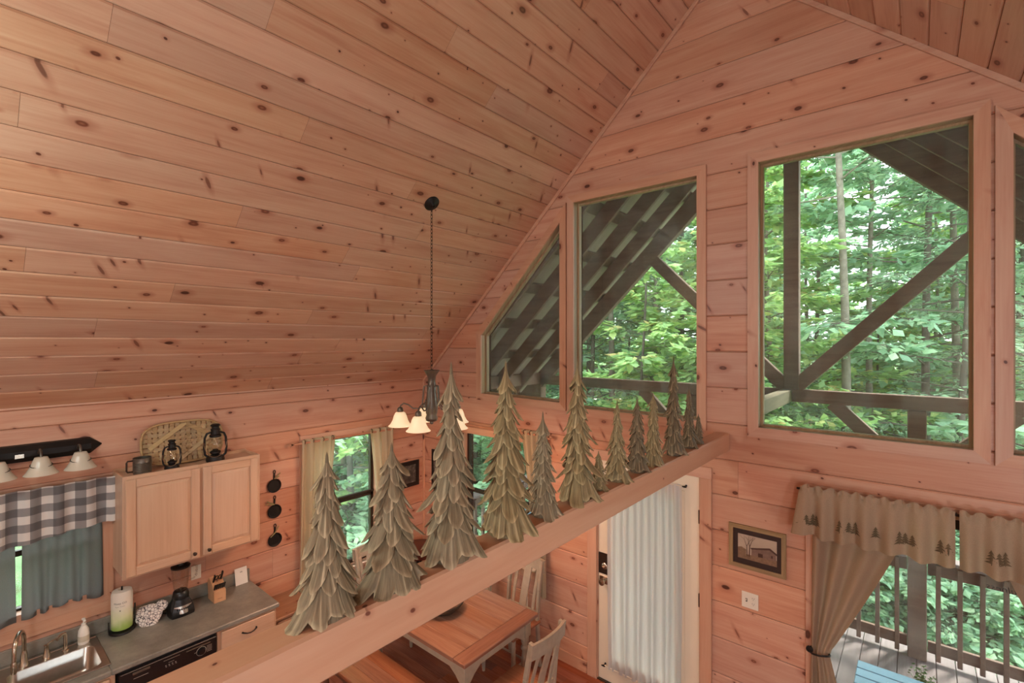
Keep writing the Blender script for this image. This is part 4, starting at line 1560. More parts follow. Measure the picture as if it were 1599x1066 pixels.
# silver control panel, following the front slope
def pf(u, v):
    yy = BYc + (u - .5) * .125 * (.55 + .45 * v)
    zz = .914 + .028 + .055 * v
    xx = BXc + (.0905 - .020 * v) + .003 - .012 * (2 * u - 1) ** 2
    return (xx, yy, zz)
MB().grid(pf, 10, 5).build('control_panel', M_steel, bl, 60)
for k in range(7):
    y = BYc - .042 + k * .014
    q = Vector(pf((y - BYc) / (.125 * .85) + .5, .62))
    MB().box(q.x - .002, q.x + .005, y - .0045, y + .0045, q.z - .007, q.z + .007, .0015).build('button', M_black, bl)
MB().lathe([(.058, 0), (.060, .02), (.052, .055), (.046, .06)], c=(BXc, BYc, 1.04), n=22).build('jar_collar', M_black, bl, 40)
jar = MB().lathe([(.042, 0), (.050, .02), (.058, .09), (.064, .175), (.066, .19), (.063, .19), (.055, .09), (.046, .022), (.038, .006), (0, .006)], c=(BXc, BYc, 1.10), n=24).build('jar', M_clear, bl, 60)
MB().lathe([(.010, 0), (.012, .01), (.004, .016), (0, .018)], c=(BXc, BYc, 1.105), n=10).build('blade', M_steel, jar, 40)
MB().lathe([(.068, 0), (.069, .012), (.060, .020), (.030, .022), (.028, .042), (0, .044)], c=(BXc, BYc, 1.287), n=22).build('lid', M_black, bl, 40)
hy = BYc + .06
MB().tube([(BXc, hy + .004, 1.265), (BXc, hy + .038, 1.272), (BXc, hy + .056, 1.255), (BXc, hy + .054, 1.205), (BXc, hy + .036, 1.165), (BXc, hy - .006, 1.160)], [.008, .0085, .0085, .008, .007, .006], 8).build('jar_handle', M_clear, bl, 60)
cd = MB().tube([(BXc - .06, BYc - .085, .925), (W + .07, 1.165, .921), (W + .075, 1.13, .922), (W + .05, 1.115, .921), (W + .045, 1.14, .93), (W + .07, 1.15, .936), (W + .08, 1.125, .934)], .0055, 8).build('blender_cord', M_black, bl, 60)

# knife block with knives
kb = thing('knife_block', 'pale wooden knife block standing on the counter', 'knife block', (W + .17, 1.545, .914))
KX, KY = W + .17, 1.545
M_block = wood('knife_block_wood', s(220, 176, 140), s(206, 158, 122), s(188, 138, 104), axis=2, grain=(1, 20), vary=0)
b = MB()
prof = [(KX - .075, .914), (KX + .062, .914), (KX + .062, 1.005), (KX + .028, 1.022), (KX + .022, 1.052), (KX - .055, 1.098), (KX - .095, 1.06)]
b.prism([(p[0], p[1]) for p in prof], lambda a, z, d: (a, KY + d, z), -.045, .045)
fix_normals(b.build('body', M_block, kb))
MB().box(KX + .0622, KX + .0628, KY - .017, KY + .017, .942, .9445).build('burned_mark', plain('burned_mark_brown', s(120, 80, 58), .8, vary=0), kb)
ax = Vector((.50, 0, .87)).normalized()
def knife(p, L, w, label):
    k = thing('knife', label, 'knife', p, 'knives in the block')
    p = Vector(p)
    MB().bar(p - ax * .05, p + ax * .006, .002, w * .8, (1, 0, 0)).build('blade', M_steel, k)
    MB().bar(p + ax * .004, p + ax * L, .013, w, (1, 0, 0), .004).build('handle', M_black, k)
    for q in (.3, .6):
        MB().lathe([(.002, -.0072), (.002, .0072)], c=p + ax * L * q, n=8, axis='y').build('rivet', M_steel, k)
for i, od in enumerate(('leftmost', 'second', 'third', 'fourth', 'fifth', 'rightmost')):
    knife((KX + .040, KY - .037 + i * .0148, 1.018), .062, .012, od + ' black steak knife in the front row of the knife block')
knife((KX - .004, KY - .030, 1.068), .085, .020, 'leftmost tall black knife handle in the back of the block')
knife((KX - .010, KY + .030, 1.075), .095, .022, 'rightmost tall black knife handle in the back of the block')
sc = thing('kitchen_scissors', 'black handled scissors between the tall knives in the block', 'scissors', (KX - .004, KY, 1.07), 'knives in the block')
p = Vector((KX - .004, KY, 1.068))
MB().bar(p - ax * .05, p + ax * .02, .002, .014, (1, 0, 0)).build('blade', M_steel, sc)
for sg in (-1, 1):
    ring = [p + ax * (.048 + .024 * math.sin(2 * PI * k / 12)) + Vector((0, 1, 0)) * (sg * .012 + .010 * math.cos(2 * PI * k / 12)) for k in range(12)]
    MB().tube(ring, .004, 6, closed=True).build('finger_loop', M_black, sc, 60)

cdx = thing('tent_card', 'white card with a small printed mark standing against the backsplash', 'card', (W + .045, 1.78, .914))
b = MB().obox((W + .040, 1.785, .914 + .071), (0, .052, 0), (-.016, 0, .071), (.001, 0, .00025))
fix_normals(b.build('card', M_white, cdx))
text_mesh('elk', .018, M_ink, 'print', cdx, frame_m((W + .037, 1.785, 1.022), (0, 1, 0), (-.22, 0, .975)) @ Matrix.Translation((0, 0, .0025)), extrude=.0002)

# outlet by the counter
def outlet(fn, a, z, label, gang=1, switch=False):
    o = thing('switch_plate' if switch else 'wall_outlet', label, 'switch' if switch else 'outlet', fn(a, z, 0))
    w = .038 if gang == 1 else .058
    b = MB().obox(fn(a, z, .003), Vector(fn(a + w, z, 0)) - Vector(fn(a, z, 0)), Vector((0, 0, .059)), Vector(fn(a, z, .003)) - Vector(fn(a, z, 0)), .002)
    b.build('plate', M_ivory, o)
    def piece(a0, a1, z0, z1, d, nm, m, bev=.001):
        c = Vector(fn((a0 + a1) / 2, (z0 + z1) / 2, d / 2 + .003)); da = Vector(fn((a0 + a1) / 2 + abs(a1 - a0) / 2, z, 0)) - Vector(fn((a0 + a1) / 2, z, 0))
        dn = Vector(fn(a, z, d / 2)) - Vector(fn(a, z, 0))
        return MB().obox(c, da, (0, 0, (z1 - z0) / 2), dn, bev).build(nm, m, o)
    cs = [a] if gang == 1 else [a + .024]
    for ac in cs:
        for dz in (.020, -.020):
            piece(ac - .016, ac + .016, z + dz - .014, z + dz + .014, .006, 'socket', M_ivory)
            for da in (-.006, .006):
                piece(ac + da - .0012, ac + da + .0012, z + dz, z + dz + .008, .0068, 'slot', M_slot, 0)
            piece(ac - .002, ac + .002, z + dz - .009, z + dz - .005, .0068, 'slot', M_slot, 0)
    if gang == 2:
        piece(a - .030, a - .018, z - .012, z + .012, .006, 'toggle_slot', M_slot, 0)
        piece(a - .027, a - .021, z - .002, z + .010, .016, 'toggle', M_ivory)
    return o
outlet(sid, 1.435, 1.135, 'ivory duplex outlet on the wall behind the blender')
outlet(gab, -.98, 1.175, 'ivory switch and outlet plate below the barn picture', 2, True)
outlet(gab, -3.15, .42, 'white outlet low on the wall behind the dining chair')

# base cabinets and dishwasher
FX = W + .60
sc_ = thing('sink_cabinet', 'pale maple base cabinet under the sink', 'cabinet', (FX, .35, 0))
MB().box(W, FX - .02, -.15, .775, .10, .70).box(W, FX - .02, -.15, -.13, .70, .874).box(W, FX - .02, .757, .775, .70, .874).build('body', M_maple, sc_)
MB().box(FX - .02, FX, -.15, .775, .10, .876, .002).build('face_frame', M_maple, sc_)
cab_door(sc_, .32, .745, .12, .68, FX + .001)
cab_door(sc_, -.13, .30, .12, .68, FX + .001)
MB().box(FX, FX + .02, -.13, .745, .71, .855, .005).build('false_front', M_maple_h, sc_)
dw = thing('dishwasher', 'black dishwasher with a dial and white markings under the worktop', 'dishwasher', (FX, 1.09, 0))
MB().box(W + .05, FX - .02, .787, 1.393, .0, .868).build('body', M_black, dw)
MB().box(FX - .02, FX + .014, .79, 1.39, .12, .705, .006).build('door_panel', M_black, dw)
cpn = MB().box(FX - .02, FX + .022, .79, 1.39, .715, .852, .006).build('control_panel', M_black, dw)
MB().box(FX - .02, FX + .005, .79, 1.39, .852, .872).build('vent_gap', plain('deep_black', s(8, 7, 7), .6, vary=0), dw)
M_mark = plain('pale_grey_marking', s(176, 168, 158), .5, vary=0)
def mark(y0, y1, z0, z1, d=.0005):
    MB().box(FX + .022, FX + .022 + d, y0, y1, z0, z1).build('marking', M_mark, cpn)
mark(.80, 1.385, .8445, .8465)
mark(.80, 1.38, .7185, .72)
MB().box(FX + .022, FX + .026, .865, .965, .818, .834, .002).build('latch_bar', M_pewter, cpn)
MB().box(FX + .022, FX + .026, 1.185, 1.345, .820, .8275, .002).build('vent_bar', M_pewter, cpn)
mark(.87, .955, .788, .791)
mark(1.045, 1.145, .823, .825); mark(1.075, 1.11, .800, .802)
for k in range(4):
    mark(1.055 + k * .02, 1.063 + k * .02, .783, .788); mark(1.057 + k * .02, 1.066 + k * .02, .774, .777)
MB().lathe([(.030, 0), (.030, .002), (.026, .003), (.022, .018), (0, .019)], c=(FX + .022, 1.285, .782), n=22, axis='x').build('dial', M_black, cpn, 40)
MB().lathe([(.0335, 0), (.0335, .0012), (.0315, .0012), (.0315, 0)], c=(FX + .022, 1.285, .782), n=26, axis='x').build('dial_ring', M_mark, cpn, 40)
for k in range(5):
    mark(1.322, 1.356, .760 + k * .0105, .7622 + k * .0105)
mark(1.238, 1.250, .785, .787); mark(1.283, 1.287, .817, .822)
dcab = thing('drawer_cabinet', 'pale maple base cabinet with a drawer at the end of the counter', 'cabinet', (FX, 1.63, 0))
MB().box(W, FX - .02, 1.40, 1.852, .10, .874).build('body', M_maple, dcab)
MB().box(FX - .02, FX, 1.40, 1.852, .10, .876, .002).build('face_frame', M_maple, dcab)
dr = MB().box(FX, FX + .02, 1.425, 1.835, .715, .855, .006).build('drawer', M_maple_h, dcab)
MB().tube([(FX + .02, 1.577, .786), (FX + .036, 1.582, .786), (FX + .046, 1.605, .778), (FX + .048, 1.63, .775), (FX + .046, 1.655, .778), (FX + .036, 1.678, .786), (FX + .02, 1.683, .786)], [.0075, .006, .0045, .0045, .0045, .006, .0075], 8).build('handle', M_iron, dr, 60)
cab_door(dcab, 1.425, 1.835, .12, .695, FX + .001, (1.47, .64))

# things on top of the cabinet
CT = CZ1 - .02
ty = thing('woven_tray', 'large oval woven splint tray leaning on the wall above the cabinet', 'tray', (W + .08, 1.32, CT))
M_splint = wood('woven_splint', s(196, 168, 128), s(172, 142, 104), s(140, 112, 80), axis=1, grain=(2, 40), vary=.2, rough=.7)
tc0 = Vector((W + .055, 1.325, CT + .178)); tu = Vector((0, 1, .0)); tv = Vector((-.17, 0, .985)).normalized(); tnv = tu.cross(tv)
RA, RB = .292, .168
def sup(a, ra=RA, rb=RB, e=.62):
    c_, s_ = math.cos(a), math.sin(a)
    return math.copysign(abs(c_) ** e, c_) * ra, math.copysign(abs(s_) ** e, s_) * rb
ringp = []
for k in range(48):
    a, b_ = sup(2 * PI * k / 48)
    ringp.append(tc0 + tu * a + tv * b_ + tnv * .022)
MB().tube(ringp, .008, 8, closed=True).build('rim', M_splint, ty, 60)
MB().tube([p - tnv * .02 for p in ringp], .006, 6, closed=True).build('rim', M_splint, ty, 60)
def half_extent(v, ra, rb, e=.62):
    q = 1 - abs(v / rb) ** (2 / e)
    return ra * max(q, 0) ** (e / 2)
nst = 15
for k in range(nst):
    a = -RA * .93 + 2 * RA * .93 * k / (nst - 1)
    hv = half_extent(a, RB, RA)
    m = 10
    pp = [tc0 + tu * a + tv * (-hv + 2 * hv * q / m) + tnv * (.004 + (.0028 if (q + k) % 2 else -.0028) + .016 * (abs(-1 + 2 * q / m) ** 6)) for q in range(m + 1)]
    b = MB()
    for q in range(m):
        b.bar(pp[q], pp[q + 1] + (pp[q + 1] - pp[q]) * .06, .030, .0022, tnv)
    b.build('stake', M_splint, ty)
nwe = 9
for k in range(nwe):
    v = -RB * .9 + 2 * RB * .9 * k / (nwe - 1)
    hu = half_extent(v, RA, RB)
    m = 14
    pp = [tc0 + tv * v + tu * (-hu + 2 * hu * q / m) + tnv * (.004 + (.0028 if (q + k) % 2 == 0 else -.0028) + .016 * (abs(-1 + 2 * q / m) ** 6)) for q in range(m + 1)]
    b = MB()
    for q in range(m):
        b.bar(pp[q], pp[q + 1] + (pp[q + 1] - pp[q]) * .06, .026, .0022, tnv)
    b.build('weaver', M_splint, ty)
M_splint2 = wood('pale_splint_band', s(206, 182, 142), s(190, 164, 124), s(168, 140, 104), axis=1, grain=(2, 40), vary=0, rough=.7)
MB().bar(tc0 + tu * -.24 + tv * -.03 + tnv * .012, tc0 + tu * .02 + tv * .155 + tnv * .014, .032, .003, tnv).build('diagonal_band', M_splint2, ty)
MB().bar(tc0 + tu * .02 + tv * .15 + tnv * .011, tc0 + tu * .20 + tv * .03 + tnv * .011, .032, .003, tnv).build('diagonal_band', M_splint, ty)
MB().bar(tc0 + tu * -.03 + tv * -.14 + tnv * .012, tc0 + tu * .25 + tv * .06 + tnv * .012, .028, .003, tnv).build('diagonal_band', M_splint2, ty)

mg = thing('metal_sifter', 'grey metal flour sifter with a side handle on the cabinet top', 'sifter', (W + .19, 1.015, CT))
pr = [(.058, 0)]
for k in range(9):
    pr += [(.058, .02 + k * .008), (.0605, .024 + k * .008)]
pr += [(.058, .10), (.060, .118), (.060, .122), (.056, .122), (.056, .02), (0, .02)]
MB().lathe(pr, c=(W + .19, 1.015, CT), n=26).build('body', M_pewter, mg, 30)
MB().tube([(W + .19, .957, CT + .105), (W + .19, .925, CT + .106), (W + .19, .918, CT + .095), (W + .19, .918, CT + .032), (W + .19, .925, CT + .022), (W + .19, .957, CT + .022)], .006, 8).build('handle', M_bronze, mg, 60)

def lantern(c, h, label):
    c = Vector(c)
    L = thing('oil_lantern', label, 'lantern', c)
    k = h / .30
    def P(pr, nm, m, par=L, sm=40, n=20):
        return MB().lathe([(r * k, z * k) for r, z in pr], c=c, n=n).build(nm, m, par, sm)
    P([(.060, 0), (.064, .006), (.066, .02), (.060, .044), (.030, .054), (.026, .06)], 'fuel_tank', M_iron)
    P([(.026, .055), (.030, .062), (.038, .07), (.038, .082), (.022, .09), (.016, .1)], 'burner', M_iron)
    P([(.030, .082), (.046, .110), (.050, .140), (.044, .172), (.034, .196), (.036, .205)], 'globe', M_clear, sm=60)
    P([(.036, .196), (.042, .200), (.042, .212), (.032, .222), (.030, .250), (.034, .252), (.034, .262), (.026, .266), (.026, .282), (.038, .288), (.028, .300), (0, .302)], 'chimney_cap', M_iron)
    for sg in (-1, 1):
        d = Vector((.35 * sg, .94 * sg, 0))
        MB().tube([c + (d * .045 + Vector((0, 0, .035))) * k, c + (d * .070 + Vector((0, 0, .06))) * k, c + (d * .076 + Vector((0, 0, .11))) * k, c + (d * .072 + Vector((0, 0, .19))) * k, c + (d * .058 + Vector((0, 0, .225))) * k, c + (d * .030 + Vector((0, 0, .235))) * k], .0085 * k, 8).build('side_tube', M_iron, L, 60)
    pts = []
    for q in range(15):
        a = PI * q / 14
        w = .078 * math.cos(a)
        d = Vector((.35, .94, 0)) * w
        pts.append(c + (d + Vector((.055 * math.sin(a), -.02 * math.sin(a), .165 - .12 * math.sin(a)))) * k)
    MB().tube(pts, .0022 * k, 6).build('bail', M_nickel, L, 60)
    MB().tube([c + Vector((.05 * k, -.03 * k, .20 * k)), c + Vector((.052 * k, .0, .135 * k)), c + Vector((.045 * k, .03 * k, .10 * k))], .0015, 5).build('globe_wire', M_nickel, L, 60)
lantern((W + .235, 1.197, CT), .235, 'small black oil lantern in the middle of the cabinet top')
lantern((W + .215, 1.515, CT), .318, 'tall black oil lantern at the right of the cabinet top')

# three little skillets
for i, (z, lb) in enumerate(((1.735, 'top little iron skillet of the three hanging on the wall'), (1.487, 'middle little iron skillet with a raffia bow pointing left'), (1.212, 'bottom little iron skillet of the three hanging on the wall'))):
    kx = thing('mini_skillet', lb, 'skillet', (W, 2.093 + .003 * i, z), 'little skillets in a column')
    c = Vector((W, 2.093 + .003 * i, z))
    MB().lathe([(0, .004), (.050, .004), (.064, .016), (.067, .016), (.056, .001), (0, .0)], c=c + Vector((.002, 0, 0)), n=26, axis='x').build('pan', M_iron, kx, 40)
    MB().bar(c + Vector((.008, 0, .060)), c + Vector((.008, .004, .118)), .017, .008, (1, 0, 0), .003).build('handle', M_iron, kx)
    MB().tube([c + Vector((.008, .004 + .010 * math.cos(2 * PI * q / 12), .132 + .016 * math.sin(2 * PI * q / 12))) for q in range(12)], .004, 6, closed=True).build('handle_loop', M_iron, kx, 60)
    M_raffia = MATS.get('raffia_ribbon') or plain('raffia_ribbon', s(150, 134, 92), .8)
    dirs = [((.055, .05), (.045, .02)), ((-.075, .045), (-.085, .02)), ((.035, .06), (-.045, -.03))][i]
    for q, (dy, dz) in enumerate(dirs):
        MB().bar(c + Vector((.018, 0, .066)), c + Vector((.022, dy, .066 + dz)), .011, .0015, (1, 0, 0)).build('ribbon', M_raffia, kx)

# wall light bar above the kitchen window
M_milk = plain('milk_glass', s(206, 196, 178), .25, vary=.03)
lb_ = thing('light_bar', 'black iron light bar with bell shaped glass shades above the kitchen window', 'lamp', (W, .35, 2.35))
b = MB()
def octo(y, k):
    return [(W, y, 2.35 - .062 * k), (W + .03 * k, y, 2.35 - .055 * k), (W + .055 * k, y, 2.35 - .02 * k), (W + .055 * k, y, 2.35 + .02 * k), (W + .03 * k, y, 2.35 + .055 * k), (W, y, 2.35 + .062 * k)]
secs = [(-.20, .05), (-.11, 1), (.735, 1), (.805, .05)]
for y, k in secs:
    b.v.extend(octo(y, k))
for i in range(3):
    for q in range(6):
        b.f.append((i * 6 + q, i * 6 + (q + 1) % 6, (i + 1) * 6 + (q + 1) % 6, (i + 1) * 6 + q))
b.f.append(tuple(range(6))); b.f.append(tuple(range(18, 24))[::-1])
fix_normals(b.build('backplate', M_iron, lb_))
MB().box(W + .0555, W + .0565, .335, .38, 2.325, 2.352).build('maker_plate', M_nickel, lb_)
for y in (.045, .25, .455, .66):
    c = Vector((W + .16, y, 2.335))
    MB().tube([(W + .05, y, 2.345), (W + .09, y, 2.375), (W + .13, y, 2.375), (W + .155, y, 2.355), (W + .16, y, 2.33)], .008, 8).build('arm', M_pewter, lb_, 60)
    sh = MB().lathe([(.020, .0), (.034, -.002), (.046, -.03), (.056, -.06), (.075, -.095), (.092, -.118), (.089, -.118), (.072, -.094), (.052, -.06), (.042, -.03), (.030, -.006)][::-1], c=c, n=26).build('shade', M_milk, lb_, 60)
    fix_normals(sh)
    MB().tube([c + Vector((.056 * math.cos(2 * PI * q / 24), .056 * math.sin(2 * PI * q / 24), -.055 - .012 * math.cos(2 * PI * q / 24))) for q in range(24)], .0028, 6, closed=True).build('band', M_iron, sh, 60)
    lf = c + Vector((.045, .055, -.052))
    MB().add([lf + Vector(q) for q in ((0, -.02, .004), (.014, .0, .006), (.004, .03, -.002), (-.012, .004, 0))], [(0, 1, 2, 3)]).add([lf + Vector(q) + Vector((0, 0, -.003)) for q in ((0, -.02, .004), (.014, .0, .006), (.004, .03, -.002), (-.012, .004, 0))], [(3, 2, 1, 0)]).build('leaf', M_bronze, sh)

# kitchen window dressing
t = NT('grey_white_check_cloth'); tc = t.node('ShaderNodeTexCoord'); sp_ = t.node('ShaderNodeSeparateXYZ')
t.link(tc.outputs['Object'], sp_.inputs[0])
def stripe(o, per, ph):
    return t.math('GREATER_THAN', t.math('FRACT', t.math('MULTIPLY_ADD', o, 1 / per, ph)), .5)
sy = stripe(sp_.outputs[1], .118, 20.1); sz = stripe(sp_.outputs[2], .112, 20.33)
sm = t.math('MULTIPLY', t.math('ADD', sy, sz), .5)
t.link(t.ramp(sm, [(0.0, s(104, 101, 102)), (.5, s(144, 140, 139)), (1.0, s(216, 210, 204))]), t.b.inputs['Base Color'])
t.b.inputs['Roughness'].default_value = .9; t.b.inputs['Specular IOR Level'].default_value = .1
vl = thing('check_valance', 'grey and white checked valance over the kitchen window', 'valance', (W + .06, .3, 1.74))
f, nu, nv = drape(sid, -.45, .902, 1.765, 2.105, 9, .020, 12, d0=.080, nu=140, gather=.7)
def f2(u, v):
    x, y, z = f(u, v)
    z += -.055 * v * max(0, math.sin((.88 - u) * 2.6)) if u < .88 else 0
    return (x, y, z)
MB().grid(f2, nu, nv).build('cloth', t.m, vl, 60)
MB().tube([(W + .045, -.5, 2.075), (W + .045, .905, 2.075)], .006, 8).build('rod', M_ivory, vl, 60)
MB().box(W, W + .075, .896, .904, 2.06, 2.09, .002).build('rod_return', M_ivory, vl)
f, nu, nv = drape(sid, .372, .80, 1.21, 1.93, 4.5, .018, 14, d0=.035, nu=60, hem=.012)
cc = thing('cafe_curtain', 'right grey cafe curtain panel in the kitchen window', 'curtain', (W + .03, .55, 1.25), 'grey cafe curtains')
MB().grid(f, nu, nv).build('cloth', M_grey, cc, 60)
f, nu, nv = drape(sid, -.55, .335, 1.20, 1.93, 6, .018, 15, d0=.04, nu=70, hem=.012)
cc = thing('cafe_curtain', 'left grey cafe curtain panel cut by the picture edge', 'curtain', (W + .03, .0, 1.25), 'grey cafe curtains')
MB().grid(f, nu, nv).build('cloth', M_grey, cc, 60)
cr = MB().tube([(W + .035, -.6, 1.925), (W + .035, .86, 1.925)], .005, 8).build('cafe_curtain_rod', M_ivory, smooth=60)
tag(cr, 'thin rod carrying the grey cafe curtains behind the checked valance', 'curtain rod')
# ================================================================== chandelier
M_shade = NT('lit_alabaster_glass'); _t = M_shade
_t.b.inputs['Base Color'].default_value = s(246, 226, 196)
_t.b.inputs['Roughness'].default_value = .35
_t.b.inputs['Emission Color'].default_value = s(255, 222, 176)
_t.b.inputs['Emission Strength'].default_value = .55
M_shade = _t.m
CHX, CHY = -3.083, 2.625
ch = thing('chandelier', 'five light chandelier with frosted bell shades hanging over the dining table', 'chandelier', (CHX, CHY, 2.43))
CZ = ceil_l(CHX)
nv_ = Vector((KL, 0, -1)).normalized()
e1 = Vector((0, 1, 0)); e2 = nv_.cross(e1)
Mc = Matrix((e1, e2, nv_)).transposed()
MB().lathe([(.066, 0), (.066, .008), (.050, .022), (.020, .030), (.012, .040)], c=Vector((CHX, CHY, CZ)), n=24, M=Mc).build('canopy', M_iron, ch, 40)
b = MB()
zt, zb = CZ - .035, 2.905
nl = int((zt - zb) / .030)
for k in range(nl):
    z = zt - (k + .5) * (zt - zb) / nl
    pts = []
    for q in range(10):
        a = 2 * PI * q / 10
        w, h = .0085 * math.cos(a), .021 * math.sin(a)
        pts.append((CHX + (w if k % 2 else 0), CHY + (0 if k % 2 else w), z + h))
    b.tube(pts, .0022, 5, closed=True)
cn = b.build('chain', M_bronze, ch, 60)
cn['kind'] = 'stuff'
b = MB()
b.lathe([(.030, 2.47), (.045, 2.478), (.052, 2.50), (.042, 2.525), (.048, 2.545), (.052, 2.60), (.046, 2.66), (.036, 2.72), (.040, 2.765), (.034, 2.775), (.030, 2.80), (.036, 2.845), (.058, 2.882), (.066, 2.889), (.062, 2.894), (.040, 2.886), (.010, 2.90)], c=(CHX, CHY, 0), n=22)
b.build('body', M_pewter, ch, 45)
MB().lathe([(0, 2.445), (.012, 2.45), (.016, 2.46), (.012, 2.472)], c=(CHX, CHY, 0), n=12).build('finial', M_pewter, ch, 45)
for k in range(5):
    a = math.radians(-49.8 - 14 + 72 * k)
    d = Vector((math.cos(a), math.sin(a), 0))
    o0 = Vector((CHX, CHY, 0))
    def q(r, z): return o0 + d * r + Vector((0, 0, z))
    pts = [q(.038, 2.765), q(.062, 2.76), (q(.068, 2.70)), q(.075, 2.62), q(.105, 2.578), q(.15, 2.578), q(.19, 2.61), q(.228, 2.622), q(.252, 2.605), q(.256, 2.585)]
    arm = MB().tube(pts, [.006] * 10, 8).build('arm', M_pewter, ch, 60)
    c = q(.256, 0)
    MB().lathe([(.022, 2.548), (.026, 2.556), (.024, 2.575), (.018, 2.588), (.008, 2.594)], c=c, n=16).build('shade_holder', M_pewter, arm, 45)
    sh = MB().lathe([(.026, 2.552), (.040, 2.545), (.052, 2.52), (.062, 2.485), (.078, 2.455), (.096, 2.438), (.0945, 2.436), (.075, 2.451), (.058, 2.484), (.048, 2.518), (.036, 2.540), (.024, 2.546)], c=c, n=28).build('shade', M_shade, ch, 60)
    fix_normals(sh)
    L = lamp('chandelier_bulb', (c.x, c.y, 2.455), 10.0, (1.0, .62, .44), .035)

# ================================================================== dining set
M_tabletop = wood('brown_table_top', s(180, 138, 114), s(158, 114, 92), s(128, 86, 68), axis=0, vary=.10, rough=.2, coat=.8, grain=(.9, 11))
M_tableedge = wood('table_end_board', s(166, 118, 92), s(142, 92, 70), s(110, 68, 50), axis=1, vary=.05, rough=.2, coat=.4)
M_grayp = plain('taupe_grey_paint', s(172, 156, 136), .5, vary=.08, scale=20)
M_seat = wood('brown_seat_wood', s(176, 122, 92), s(152, 98, 72), s(120, 72, 52), axis=0, vary=.1, rough=.25, coat=.3)

TX0, TX1, TY0, TY1, TZ = -4.02, -2.535, 2.47, 3.365, .77
tb = thing('dining_table', 'brown topped dining table with taupe turned legs', 'table', ((TX0 + TX1) / 2, (TY0 + TY1) / 2, 0))
for x0, x1 in ((TX0, TX0 + .13), (TX1 - .13, TX1)):
    MB().box(x0, x1, TY0, TY1, TZ - .034, TZ, .006).build('breadboard_end', M_tableedge, tb)
n = 6
for i in range(n):
    w = (TY1 - TY0) / n
    MB().box(TX0 + .131, TX1 - .131, TY0 + i * w + .0005, TY0 + (i + 1) * w - .0005, TZ - .034, TZ - .0004, .003).build('top_board', M_tabletop, tb)
def apron(b, p0, p1):
    b.bar((p0[0], p0[1], TZ - .082), (p1[0], p1[1], TZ - .082), .022, .095)
b = MB(); apron(b, (TX0 + .10, TY0 + .07), (TX1 - .10, TY0 + .07)); b.build('apron', M_grayp, tb)
b = MB(); apron(b, (TX0 + .10, TY1 - .07), (TX1 - .10, TY1 - .07)); b.build('apron', M_grayp, tb)
b = MB(); apron(b, (TX0 + .07, TY0 + .10), (TX0 + .07, TY1 - .10)); b.build('apron', M_grayp, tb)
b = MB(); apron(b, (TX1 - .07, TY0 + .10), (TX1 - .07, TY1 - .10)); b.build('apron', M_grayp, tb)
for x in (TX0 + .085, TX1 - .085):
    for y in (TY0 + .085, TY1 - .085):
        b = MB().box(x - .038, x + .038, y - .038, y + .038, .58, TZ - .035, .004)
        b.lathe([(.022, 0), (.026, .02), (.024, .05), (.034, .16), (.038, .30), (.030, .40), (.024, .45), (.036, .47), (.036, .485), (.024, .50), (.034, .53), (.036, .58)], c=(x, y, 0), n=16)
        b.build('leg', M_grayp, tb, 40)
        sx = 1 if x < -3.3 else -1; sy = 1 if y < 2.9 else -1
        b = MB().prism([(0, 0), (.13, 0), (.05, -.05), (.0, -.10)], lambda a, z, d: (x + sx * (.03 + a), y - sy * .012 + d, TZ - .125 + z), -.01, .01)
        b.prism([(0, 0), (.13, 0), (.05, -.05), (.0, -.10)], lambda a, z, d: (x - sx * .012 + d, y + sy * (.03 + a), TZ - .125 + z), -.01, .01)
        fix_normals(b.build('corner_bracket', M_grayp, tb))

bw = thing('fruit_bowl', 'dark woven bowl on the dining table mostly hidden by the beam', 'bowl', (-3.20, 2.86, TZ))
MB().lathe([(.09, 0), (.11, .008), (.155, .05), (.175, .085), (.170, .085), (.148, .05), (.10, .014), (0, .014)], c=(-3.20, 2.86, TZ), n=26).build('basket', plain('dark_wicker', s(78, 60, 44), .8, vary=.4, scale=60, bump=.6), bw, 60)
MB().tube([(-3.20 + .174 * math.cos(2 * PI * k / 28), 2.86 + .174 * math.sin(2 * PI * k / 28), TZ + .086) for k in range(28)], .008, 6, closed=True).build('rim', plain('dark_wicker_rim', s(64, 48, 36), .8, vary=.4, scale=60), bw, 60)

